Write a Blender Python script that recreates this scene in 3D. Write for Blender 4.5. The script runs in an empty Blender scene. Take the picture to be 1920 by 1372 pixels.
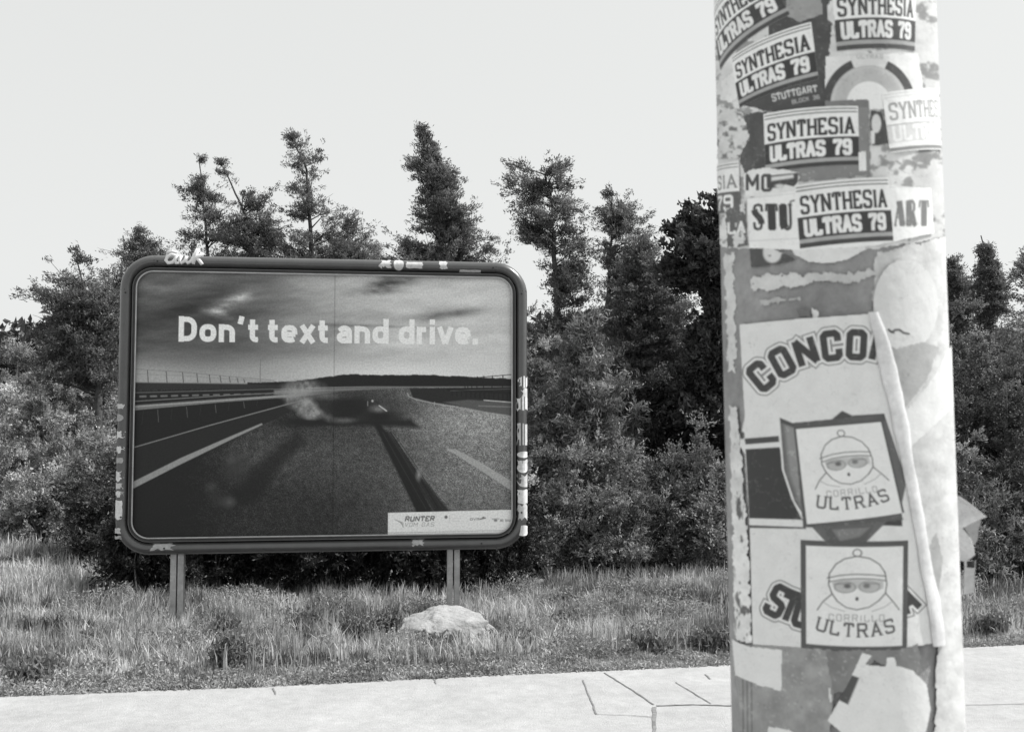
import bpy, bmesh, math, random
import numpy as np
from mathutils import Vector, Matrix, noise as mnoise
R = math.radians
random.seed(7)
rng = np.random.default_rng(11)
SC = bpy.context.scene
C = SC.collection

# ---------------------------------------------------------------- camera
F_PX = 1900.0; CX, CY = 960.0, 686.0          # focal length in photo pixels
PITCH = R(3.15); CAM_H = 1.75
cam_d = bpy.data.cameras.new('camera')
cam_d.sensor_width = 36; cam_d.lens = 36 * F_PX / 1920
cam_d.clip_start = 0.05; cam_d.clip_end = 3000
cam_d.dof.use_dof = True; cam_d.dof.focus_distance = 10.5; cam_d.dof.aperture_fstop = 10.5
cam = bpy.data.objects.new('camera', cam_d); C.objects.link(cam)
cam.location = (0, 0, CAM_H); cam.rotation_euler = (R(90) + PITCH, 0, 0)
SC.camera = cam

# ---------------------------------------------------------------- light
SUN_AZ, SUN_EL = 82.0, 50.0                   # azimuth clockwise from +Y
w = bpy.data.worlds.new('World'); SC.world = w; w.use_nodes = True
nt = w.node_tree; bg = nt.nodes['Background']
sky = nt.nodes.new('ShaderNodeTexSky'); sky.sky_type = 'NISHITA'; sky.sun_disc = False
sky.sun_elevation = R(SUN_EL); sky.sun_rotation = R(SUN_AZ)
sky.air_density = 1.0; sky.dust_density = 3.0; sky.ozone_density = 1.0
bw = nt.nodes.new('ShaderNodeRGBToBW')
pw = nt.nodes.new('ShaderNodeMath'); pw.operation = 'POWER'; pw.inputs[1].default_value = 0.12
ml = nt.nodes.new('ShaderNodeMath'); ml.operation = 'MULTIPLY'; ml.inputs[1].default_value = 4.45
tn = nt.nodes.new('ShaderNodeMix'); tn.data_type = 'RGBA'; tn.blend_type = 'MULTIPLY'
tn.inputs[0].default_value = 1.0; tn.inputs[7].default_value = (0.985, 1.0, 0.99, 1)
nt.links.new(sky.outputs[0], bw.inputs[0]); nt.links.new(bw.outputs[0], pw.inputs[0])
nt.links.new(pw.outputs[0], ml.inputs[0]); nt.links.new(ml.outputs[0], tn.inputs[6])
nt.links.new(tn.outputs[2], bg.inputs[0]); bg.inputs[1].default_value = 0.112
sd = bpy.data.lights.new('sun', 'SUN'); sd.energy = 3.9; sd.angle = R(0.8); sd.color = (1.0, 0.995, 0.985)
sun = bpy.data.objects.new('sun', sd); C.objects.link(sun)
sdir = Vector((math.sin(R(SUN_AZ)) * math.cos(R(SUN_EL)), math.cos(R(SUN_AZ)) * math.cos(R(SUN_EL)), math.sin(R(SUN_EL))))
sun.rotation_euler = sdir.to_track_quat('Z', 'Y').to_euler()
sun.location = (20, 2, 30)
SC.view_settings.view_transform = 'Standard'; SC.view_settings.look = 'None'
SC.view_settings.exposure = 0.55; SC.view_settings.gamma = 1.0
SC.render.engine = 'CYCLES'

# ---------------------------------------------------------------- projection helpers
cp, sp = math.cos(PITCH), math.sin(PITCH)
def ray(px, py):
    a = (px - CX) / F_PX; b = (CY - py) / F_PX
    return np.array([a, cp - b * sp, sp + b * cp])
def at(px, py, D):                            # the point seen at a photo pixel at forward distance D
    d = ray(px, py); t = D / d[1]
    return np.array([0, 0, CAM_H]) + d * t
def on_ground(px, py, z=0.0):
    d = ray(px, py); t = (z - CAM_H) / d[2]
    return np.array([0, 0, CAM_H]) + d * t
def s2l(v):
    v = np.asarray(v, float) / 255.0
    return np.where(v <= 0.04045, v / 12.92, ((np.maximum(v, 0) + 0.055) / 1.055) ** 2.4)

# ---------------------------------------------------------------- materials
def mat(name, g, rough=0.8, var=0.0, scale=4.0, bump=0.0, bscale=40.0, spec=0.3, metal=0.0, detail=6.0, spots=0.0):
    m = bpy.data.materials.new(name); m.use_nodes = True
    n = m.node_tree; b = n.nodes['Principled BSDF']
    b.inputs['Roughness'].default_value = rough; b.inputs['Metallic'].default_value = metal
    b.inputs['Specular IOR Level'].default_value = spec
    tc = n.nodes.new('ShaderNodeTexCoord')
    if var > 0:
        nz = n.nodes.new('ShaderNodeTexNoise'); nz.inputs['Scale'].default_value = scale
        nz.inputs['Detail'].default_value = detail; nz.inputs['Roughness'].default_value = 0.65
        n.links.new(tc.outputs['Object'], nz.inputs['Vector'])
        cr = n.nodes.new('ShaderNodeValToRGB')
        lo, hi = max(g * (1 - var), 0.0), g * (1 + var)
        cr.color_ramp.elements[0].position = 0.33; cr.color_ramp.elements[0].color = (lo, lo, lo, 1)
        cr.color_ramp.elements[1].position = 0.67; cr.color_ramp.elements[1].color = (hi, hi, hi, 1)
        n.links.new(nz.outputs['Fac'], cr.inputs[0]); last = cr.outputs[0]
        if spots > 0:
            n2 = n.nodes.new('ShaderNodeTexNoise'); n2.inputs['Scale'].default_value = scale * 7
            n2.inputs['Detail'].default_value = 8; n2.inputs['Roughness'].default_value = 0.8
            n.links.new(tc.outputs['Object'], n2.inputs['Vector'])
            mp = n.nodes.new('ShaderNodeMapRange'); mp.inputs[1].default_value = 0.3; mp.inputs[2].default_value = 0.7
            mp.inputs[3].default_value = 1 - spots; mp.inputs[4].default_value = 1 + spots
            n.links.new(n2.outputs['Fac'], mp.inputs[0])
            mx = n.nodes.new('ShaderNodeMix'); mx.data_type = 'RGBA'; mx.blend_type = 'MULTIPLY'
            mx.inputs[0].default_value = 1
            n.links.new(last, mx.inputs[6]); n.links.new(mp.outputs[0], mx.inputs[7]); last = mx.outputs[2]
        n.links.new(last, b.inputs['Base Color'])
    else:
        b.inputs['Base Color'].default_value = (g, g, g, 1)
    if bump > 0:
        nb = n.nodes.new('ShaderNodeTexNoise'); nb.inputs['Scale'].default_value = bscale
        nb.inputs['Detail'].default_value = 8; nb.inputs['Roughness'].default_value = 0.7
        n.links.new(tc.outputs['Object'], nb.inputs['Vector'])
        bp = n.nodes.new('ShaderNodeBump'); bp.inputs['Strength'].default_value = bump
        bp.inputs['Distance'].default_value = 0.02
        n.links.new(nb.outputs['Fac'], bp.inputs['Height']); n.links.new(bp.outputs[0], b.inputs['Normal'])
    return m
def print_mat(name, rough=0.6, grain=0.10, gscale=600, spec=0.25, bump=0.0, bscale=30):
    """printed paper: the print is carried by the mesh's own colour attribute"""
    m = bpy.data.materials.new(name); m.use_nodes = True
    n = m.node_tree; b = n.nodes['Principled BSDF']
    b.inputs['Roughness'].default_value = rough; b.inputs['Specular IOR Level'].default_value = spec
    at_ = n.nodes.new('ShaderNodeAttribute'); at_.attribute_name = 'print'
    tc = n.nodes.new('ShaderNodeTexCoord')
    nz = n.nodes.new('ShaderNodeTexNoise'); nz.inputs['Scale'].default_value = gscale; nz.inputs['Detail'].default_value = 3
    n.links.new(tc.outputs['Object'], nz.inputs['Vector'])
    mp = n.nodes.new('ShaderNodeMapRange'); mp.inputs[1].default_value = 0.25; mp.inputs[2].default_value = 0.75
    mp.inputs[3].default_value = 1 - grain; mp.inputs[4].default_value = 1 + grain
    n.links.new(nz.outputs['Fac'], mp.inputs[0])
    mx = n.nodes.new('ShaderNodeMix'); mx.data_type = 'RGBA'; mx.blend_type = 'MULTIPLY'; mx.inputs[0].default_value = 1
    n.links.new(at_.outputs['Color'], mx.inputs[6]); n.links.new(mp.outputs[0], mx.inputs[7])
    n.links.new(mx.outputs[2], b.inputs['Base Color'])
    if bump:
        nb = n.nodes.new('ShaderNodeTexNoise'); nb.inputs['Scale'].default_value = bscale; nb.inputs['Detail'].default_value = 5
        n.links.new(tc.outputs['Object'], nb.inputs['Vector'])
        bp = n.nodes.new('ShaderNodeBump'); bp.inputs['Strength'].default_value = bump; bp.inputs['Distance'].default_value = 0.004
        n.links.new(nb.outputs['Fac'], bp.inputs['Height']); n.links.new(bp.outputs[0], b.inputs['Normal'])
    return m
def leaf_mat(name, g, trans=0.3, rough=0.55, spec=0.35):
    m = bpy.data.materials.new(name); m.use_nodes = True
    n = m.node_tree; b = n.nodes['Principled BSDF']; out = n.nodes['Material Output']
    b.inputs['Roughness'].default_value = rough; b.inputs['Specular IOR Level'].default_value = spec
    at_ = n.nodes.new('ShaderNodeAttribute'); at_.attribute_name = 'tone'
    mu = n.nodes.new('ShaderNodeMath'); mu.operation = 'MULTIPLY'; mu.inputs[1].default_value = g
    n.links.new(at_.outputs['Fac'], mu.inputs[0])
    n.links.new(mu.outputs[0], b.inputs['Base Color'])
    tr = n.nodes.new('ShaderNodeBsdfTranslucent'); n.links.new(mu.outputs[0], tr.inputs['Color'])
    ms = n.nodes.new('ShaderNodeMixShader'); ms.inputs[0].default_value = trans
    n.links.new(b.outputs[0], ms.inputs[1]); n.links.new(tr.outputs[0], ms.inputs[2])
    n.links.new(ms.outputs[0], out.inputs['Surface'])
    return m

M = dict(
    ground=mat('soil', 0.18, 0.95, 0.4, 3.0, 0.6, 30),
    path=mat('pale_paving', 0.39, 0.9, 0.11, 1.6, 0.5, 70, spots=0.16),
    joint=mat('joint_dirt', 0.19, 0.95, 0.3, 20),
    frame=mat('grey_frame_paint', 0.062, 0.30, 0.14, 6, 0.04, 60, spec=0.9, spots=0.12),
    trimd=mat('dark_trim', 0.035, 0.5, 0.2, 8, spec=0.4),
    bead=mat('bright_bead', 0.42, 0.35, 0.15, 9, spec=0.5),
    back=mat('back_sheet', 0.12, 0.7, 0.1, 3),
    post=mat('galvanised_post', 0.40, 0.55, 0.25, 7, 0.1, 50, metal=0.25, spots=0.12),
    white=mat('white_lettering', 0.72, 0.5, 0.05, 20),
    seam=mat('seam_dark', 0.03, 0.7),
    pole=mat('weathered_concrete', 0.35, 0.9, 0.30, 9, 0.5, 120, spots=0.16),
    bark=mat('bark', 0.08, 0.95, 0.4, 12, 0.8, 40),
    twig=mat('twig_bark', 0.10, 0.95, 0.3, 14),
    rock=mat('pale_rock', 0.36, 0.9, 0.22, 9, 0.6, 45, spots=0.14),
    sticker=print_mat('printed_sticker', 0.55, 0.05, 500, bump=0.25, bscale=60),
    poster=print_mat('printed_poster', 0.55, 0.16, 60),
    leaf_a=leaf_mat('foliage_mid', 0.21), leaf_d=leaf_mat('foliage_dark', 0.07, 0.25), leaf_shade=leaf_mat('foliage_canopy_shade', 0.03, 0.2),  # the blackest leaf carries dense canopy shade in its colour
    leaf_l=leaf_mat('foliage_light', 0.30), leaf_p=leaf_mat('needle_foliage', 0.15, 0.35),
    grass=leaf_mat('meadow_grass', 0.34, 0.35, 0.7, 0.2), weed=leaf_mat('weed_foliage', 0.15, 0.3),
)

# ---------------------------------------------------------------- object helpers
def tag(o, label=None, cat=None, group=None, kind=None):
    if label: o['label'] = label
    if cat: o['category'] = cat
    if group: o['group'] = group
    if kind: o['kind'] = kind
    return o
def thing(name, loc, label, cat, group=None, rz=0):
    o = bpy.data.objects.new(name, None); C.objects.link(o)
    o.location = loc; o.rotation_euler = (0, 0, rz); o.empty_display_size = 0.2
    return tag(o, label, cat, group)
def link(name, me, m, parent=None):
    o = bpy.data.objects.new(name, me); C.objects.link(o)
    if m is not None: me.materials.append(m)
    if parent: o.parent = parent
    return o
def mesh_np(name, V, Fc, smooth=False):
    """V (n,3); Fc (m,k) with the same corner count k"""
    V = np.ascontiguousarray(V, np.float32); Fc = np.ascontiguousarray(Fc, np.int32)
    me = bpy.data.meshes.new(name); k = Fc.shape[1]; m = len(Fc)
    me.vertices.add(len(V)); me.vertices.foreach_set('co', V.ravel())
    me.loops.add(m * k); me.loops.foreach_set('vertex_index', Fc.ravel())
    me.polygons.add(m); me.polygons.foreach_set('loop_start', np.arange(0, m * k, k, dtype=np.int32))
    me.polygons.foreach_set('use_smooth', np.full(m, smooth))
    me.update(calc_edges=True); me.validate()
    return me
class MB:
    def __init__(s): s.v = []; s.f = []
    def add(s, vs, fs):
        o = len(s.v); s.v += [tuple(map(float, q)) for q in vs]; s.f += [tuple(i + o for i in f) for f in fs]
    def box(s, a, b):
        x0, y0, z0 = a; x1, y1, z1 = b
        s.add([(x0,y0,z0),(x1,y0,z0),(x1,y1,z0),(x0,y1,z0),(x0,y0,z1),(x1,y0,z1),(x1,y1,z1),(x0,y1,z1)],
              [(0,3,2,1),(4,5,6,7),(0,1,5,4),(1,2,6,5),(2,3,7,6),(3,0,4,7)])
    def tube(s, pts, rad, n=8):
        pts = [Vector(p) for p in pts]; vs = []; k = len(pts)
        for i, p in enumerate(pts):
            t = (pts[min(i+1, k-1)] - pts[max(i-1, 0)]).normalized()
            up = Vector((0, 1, 0)) if abs(t.y) < 0.9 else Vector((1, 0, 0))
            u = t.cross(up).normalized(); v_ = t.cross(u).normalized()
            r = rad[i] if hasattr(rad, '__len__') else rad
            for j in range(n):
                a = 2 * math.pi * j / n
                vs.append(p + (u * math.cos(a) + v_ * math.sin(a)) * r)
        fs = [(i*n+j, i*n+(j+1)%n, (i+1)*n+(j+1)%n, (i+1)*n+j) for i in range(k-1) for j in range(n)]
        fs += [tuple(range(n))[::-1], tuple((k-1)*n + j for j in range(n))]
        s.add(vs, fs)
    def build(s, name, m, parent=None, smooth=False, bevel=0.0):
        me = bpy.data.meshes.new(name); me.from_pydata(s.v, [], s.f)
        bm = bmesh.new(); bm.from_mesh(me); bmesh.ops.recalc_face_normals(bm, faces=bm.faces)
        bm.to_mesh(me); bm.free()
        if smooth: me.polygons.foreach_set('use_smooth', [True] * len(me.polygons))
        o = link(name, me, m, parent)
        if bevel:
            b = o.modifiers.new('bevel', 'BEVEL'); b.width = bevel; b.segments = 2; b.limit_method = 'ANGLE'
        return o

# ---------------------------------------------------------------- value noise on arrays
def vnoise(X, Y, seed=0):
    r = np.random.default_rng(seed); T = r.random((64, 64))
    xi = np.floor(X).astype(int); yi = np.floor(Y).astype(int)
    fx = X - xi; fy = Y - yi; fx = fx*fx*(3-2*fx); fy = fy*fy*(3-2*fy)
    g = lambda i, j: T[i % 64, j % 64]
    return (g(xi,yi)*(1-fx)+g(xi+1,yi)*fx)*(1-fy)+(g(xi,yi+1)*(1-fx)+g(xi+1,yi+1)*fx)*fy
def fbm(X, Y, seed=0, oct_=4):
    v = 0; a = 0.5; t = 0
    for k in range(oct_):
        v = v + a * vnoise(X * 2**k, Y * 2**k, seed + k); t += a; a *= 0.55
    return v / t
def sstep(a, b, x):
    t = np.clip((x - a) / (b - a), 0, 1); return t * t * (3 - 2 * t)

# ---------------------------------------------------------------- ground
EDGE = [(-2500,1390),(-900,1335),(0,1305),(500,1286),(1000,1262),(1370,1246),(1808,1213),(1920,1207),(2400,1178),(2900,1152)]
edge_pts = np.array([on_ground(px, py)[:2] for px, py in EDGE])
def edge_y(x): return np.interp(x, edge_pts[:,0], edge_pts[:,1])
def gz(x, y):
    x = np.asarray(x, float); y = np.asarray(y, float)
    t = y - edge_y(x)
    z = -0.02 - 0.17 * sstep(0.3, 2.2, t)
    z = z + 0.32 * sstep(10.0, 14, y) * sstep(-3.9, -6.4, x)
    z = z + 0.05 * (fbm(x * 0.8 + 50, y * 0.8 + 50, 3) - 0.5) * sstep(0.2, 1.0, t) + 0.6 * sstep(18, 60, y)
    return np.where(t < 0, -0.03, z)
gx = np.concatenate([[-1500,-500,-150,-60,-30], np.linspace(-16, 16, 161), [30,60,150,500,1500]])
gy = np.concatenate([[-500,-100,-20,0], np.linspace(2, 22, 121), [30,45,80,200,600,2500]])
GX, GY = np.meshgrid(gx, gy); GZ = gz(GX, GY)
nx_ = len(gx); ny_ = len(gy)
idx = np.arange(nx_ * ny_).reshape(ny_, nx_)
Fq = np.stack([idx[:-1,:-1], idx[:-1,1:], idx[1:,1:], idx[1:,:-1]], -1).reshape(-1, 4)
tag(link('ground', mesh_np('ground', np.stack([GX.ravel(), GY.ravel(), GZ.ravel()], -1), Fq, True), M['ground']), kind='structure')
# path: a slab whose far edge follows the verge, slightly ragged
xs = np.concatenate([[-60,-30,-15], np.linspace(-9, 9, 241), [15,30,60]])
ye = edge_y(xs) + 0.035 * (fbm(xs * 2.3, xs * 0 + 3, 9) - 0.5) * (np.abs(xs) < 10)
mb = MB(); n = len(xs)
vs = [(x, y, 0.0) for x, y in zip(xs, ye)] + [(x, -4.0, 0.0) for x in xs] + [(x, y, -0.08) for x, y in zip(xs, ye)]
fs = [(i, i+n, i+n+1, i+1) for i in range(n-1)] + [(i, i+1, i+1+2*n, i+2*n) for i in range(n-1)]
mb.add(vs, fs); tag(mb.build('path', M['path']), kind='structure')
# joints between the polygonal slabs
def ribbon(mb, pts, w0):
    P = [on_ground(*p) for p in pts]
    Q = []
    for a, b in zip(P[:-1], P[1:]):
        for k in range(8): Q.append(a + (b - a) * k / 8)
    Q.append(P[-1])
    for i in range(1, len(Q) - 1): Q[i] = Q[i] + np.array([random.uniform(-.003,.003), random.uniform(-.003,.003), 0])
    L = []; Rr = []
    for i, q in enumerate(Q):
        t = Q[min(i+1, len(Q)-1)] - Q[max(i-1, 0)]; t = t / (np.linalg.norm(t) + 1e-9)
        nrm = np.array([-t[1], t[0], 0]); ww = w0 * random.uniform(.6, 1.05)
        L.append(q + nrm * ww / 2 + [0,0,.004]); Rr.append(q - nrm * ww / 2 + [0,0,.004])
    k = len(Q); mb.add(L + Rr, [(i, i+1, i+1+k, i+k) for i in range(k-1)])
for k, (pts, ww) in enumerate([([(1093,1275),(1108,1312),(1118,1339)], .012), ([(1118,1339),(1180,1341),(1222,1344)], .007),
        ([(1133,1261),(1180,1290),(1226,1321)], .016), ([(1227,1326),(1227,1372),(1226,1500)], .026),
        ([(1231,1323),(1300,1321),(1372,1323)], .022), ([(1267,1279),(1300,1299),(1333,1319)], .010),
        ([(1322,1264),(1332,1273)], .014), ([(1376,1323),(1600,1322),(1800,1322),(1990,1318)], .008),
        ([(512,1290),(517,1302)], .012), ([(812,1268),(818,1282)], .012)]):
    mb = MB(); ribbon(mb, pts, ww); tag(mb.build('path_joint', M['joint']), kind='structure')

# ---------------------------------------------------------------- raster lettering (signed distances to strokes)
def arcp(cx, cy, rx, ry, a0, a1, n=10):
    return [(cx + rx*math.cos(R(a0+(a1-a0)*i/n)), cy + ry*math.sin(R(a0+(a1-a0)*i/n))) for i in range(n+1)]
# block letters: width .6, height 1; each glyph = (advance, strokes, slab serifs)
BL = {
 'S': (.6, [[(.6,.76),(.6,.92),(.5,1),(.1,1),(0,.9),(0,.62),(.1,.54),(.5,.46),(.6,.38),(.6,.1),(.5,0),(.1,0),(0,.08),(0,.24)]], []),
 'Y': (.62, [[(0,1),(.31,.48),(.62,1)],[(.31,.48),(.31,0)]], [(0,1),(.62,1),(.31,0)]),
 'N': (.62, [[(0,0),(0,1)],[(0,1),(.62,0)],[(.62,0),(.62,1)]], [(0,0),(0,1),(.62,1)]),
 'T': (.6, [[(0,1),(.6,1)],[(.3,1),(.3,0)],[(0,1.02),(0,.76)],[(.6,1.02),(.6,.76)]], [(.3,0)]),
 'H': (.6, [[(0,0),(0,1)],[(.6,0),(.6,1)],[(0,.5),(.6,.5)]], [(0,0),(0,1),(.6,0),(.6,1)]),
 'E': (.55, [[(0,0),(0,1)],[(0,1),(.52,1),(.52,.8)],[(0,.5),(.4,.5)],[(0,0),(.55,0),(.55,.22)]], [(0,0),(0,1)]),
 'I': (.12, [[(.06,0),(.06,1)]], [(.06,0),(.06,1)]),
 'A': (.62, [[(0,0),(.31,1),(.62,0)],[(.12,.32),(.5,.32)]], [(0,0),(.62,0)]),
 'U': (.6, [[(0,1),(0,.12),(.1,0),(.5,0),(.6,.12),(.6,1)]], [(0,1),(.6,1)]),
 'L': (.55, [[(0,1),(0,0)],[(0,0),(.55,0),(.55,.24)]], [(0,1)]),
 'R': (.6, [[(0,0),(0,1),(.48,1),(.58,.9),(.58,.6),(.48,.5),(0,.5)],[(.34,.5),(.6,0)]], [(0,0),(.6,0)]),
 '7': (.55, [[(0,.82),(0,1),(.55,1),(.55,.85),(.25,.4),(.22,0)]], [(.22,0)]),
 '9': (.56, [[(.56,.52),(.1,.52),(0,.6),(0,.9),(.1,1),(.46,1),(.56,.9),(.56,.1),(.46,0),(.1,0),(0,.1),(0,.24)]], []),
 'C': (.56, [[(.56,.68),(.56,.9),(.46,1),(.1,1),(0,.9),(0,.1),(.1,0),(.46,0),(.56,.1),(.56,.32)]], []),
 'O': (.56, [[(.28,1),(.1,1),(0,.9),(0,.1),(.1,0),(.46,0),(.56,.1),(.56,.9),(.46,1),(.28,1)]], []),
 'M': (.72, [[(0,0),(0,1),(.36,.35),(.72,1),(.72,0)]], [(0,0),(.72,0)]),
 'D': (.58, [[(0,0),(0,1),(.42,1),(.58,.84),(.58,.16),(.42,0),(0,0)]], []),
 'V': (.6, [[(0,1),(.3,0),(.6,1)]], [(0,1),(.6,1)]),
 'G': (.58, [[(.56,.74),(.56,.9),(.46,1),(.1,1),(0,.9),(0,.1),(.1,0),(.46,0),(.56,.1),(.56,.45),(.32,.45)]], []),
 'B': (.56, [[(0,0),(0,1),(.44,1),(.52,.9),(.52,.6),(.44,.52),(0,.52)],[(.44,.52),(.56,.42),(.56,.1),(.46,0),(0,0)]], []),
 'K': (.58, [[(0,0),(0,1)],[(.56,1),(0,.45)],[(.2,.6),(.58,0)]], [(0,0)]),
 'Z': (.55, [[(0,1),(.55,1),(0,0),(.55,0)]], []),
 'W': (.8, [[(0,1),(.2,0),(.4,.8),(.6,0),(.8,1)]], []),
 '3': (.55, [[(0,.85),(.1,1),(.45,1),(.55,.9),(.55,.6),(.4,.52),(.2,.52)],[(.4,.52),(.55,.42),(.55,.1),(.45,0),(.1,0),(0,.15)]], []),
 '6': (.55, [[(.55,.8),(.45,1),(.1,1),(0,.9),(0,.1),(.1,0),(.45,0),(.55,.1),(.55,.45),(.45,.54),(0,.54)]], []),
 ' ': (.35, [], []),
}
# rounded sans, drawn for a heavy weight: centre lines
def _e(cx, cy, rx, ry):
    f = lambda q: math.copysign(abs(q)**.78, q)
    return [(cx + rx*f(math.cos(R(a))), cy + ry*f(math.sin(R(a)))) for a in range(0, 361, 15)]
SA = {
 'D': (.50, [[(0,0),(0,1)],[(0,.885),(.22,.885)]+arcp(.22,.60,.27,.285,90,0,8)+arcp(.22,.40,.27,.285,0,-90,8)+[(0,.115)]]),
 'o': (.44, [_e(.22,.35,.22,.25)]),
 'n': (.42, [[(0,0),(0,.705)],[(0,.588),(.20,.588)]+arcp(.20,.39,.22,.198,90,0,6)+[(.42,0)]]),
 "'": (.10, [[(.07,1.03),(.0,.72)]]),
 't': (.26, [[(.08,.90),(.08,.25)]+arcp(.22,.25,.14,.145,180,265,6)+[(.30,.105)],[(-.08,.60),(.30,.60)]]),
 'e': (.44, [[(.41,.14),(.32,.105),(.22,.10),(.10,.115),(.02,.2),(0,.35),(.02,.50),(.10,.585),(.22,.60),(.34,.585),(.42,.50),(.44,.32)],[(.46,.33),(.02,.33)]]),
 'x': (.42, [[(-.02,0),(.44,.70)],[(-.02,.70),(.44,0)]]),
 'a': (.40, [arcp(.20,.42,.20,.19,150,0,8)+[(.40,.0)],[(.40,.37),(.18,.37)]+arcp(.18,.23,.18,.135,90,270,8)+[(.40,.11)]]),
 'd': (.44, [[(.44,0),(.44,1)],_e(.22,.35,.22,.25)]),
 'r': (.24, [[(0,0),(0,.705)],[(0,.56),(.10,.588),(.28,.588)]]),
 'i': (.02, [[(0,0),(0,.70)],[(0,.80),(0,1.0)]]),
 'v': (.42, [[(-.03,.70),(.21,.02)],[(.45,.70),(.21,.02)]]),
 '.': (.04, [[(.0,0),(.0,.22)]]),
 ' ': (-.04, []),
}
# high-contrast serif capitals: strokes carry a width factor
RO = {
 'S': (.5, [([(.48,.72),(.46,.95),(.3,1),(.1,.95),(.03,.8)],.35),([(.05,.80),(.10,.66),(.22,.56),(.34,.46),(.42,.34),(.44,.22)],.85),([(.46,.24),(.38,.04),(.2,0),(.05,.05),(.02,.28)],.35)]),
 'T': (.62, [([(.31,1),(.31,0)],1.1),([(.0,.74),(.03,1),(.59,1),(.62,.74)],.3),([(.16,0),(.46,0)],.3)]),
 'U': (.62, [([(.12,1),(.12,.2),(.2,.04)],1.1),([(.2,.04),(.34,0),(.48,.06),(.53,.22),(.53,1)],.35),([(0,1),(.26,1)],.3),([(.42,1),(.64,1)],.3)]),
 'A': (.66, [([(.05,0),(.31,1)],.35),([(.33,1),(.56,0)],1.1),([(.12,.34),(.46,.34)],.3),([(0,0),(.16,0)],.3),([(.42,0),(.68,0)],.3)]),
 'R': (.64, [([(.13,0),(.13,1)],1.1),([(.13,1),(.36,1),(.48,.88),(.48,.66),(.36,.52),(.13,.52)],.45),([(.34,.5),(.5,.06),(.6,0)],.9),([(0,0),(.28,0)],.3),([(0,1),(.2,1)],.3)]),
}
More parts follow.
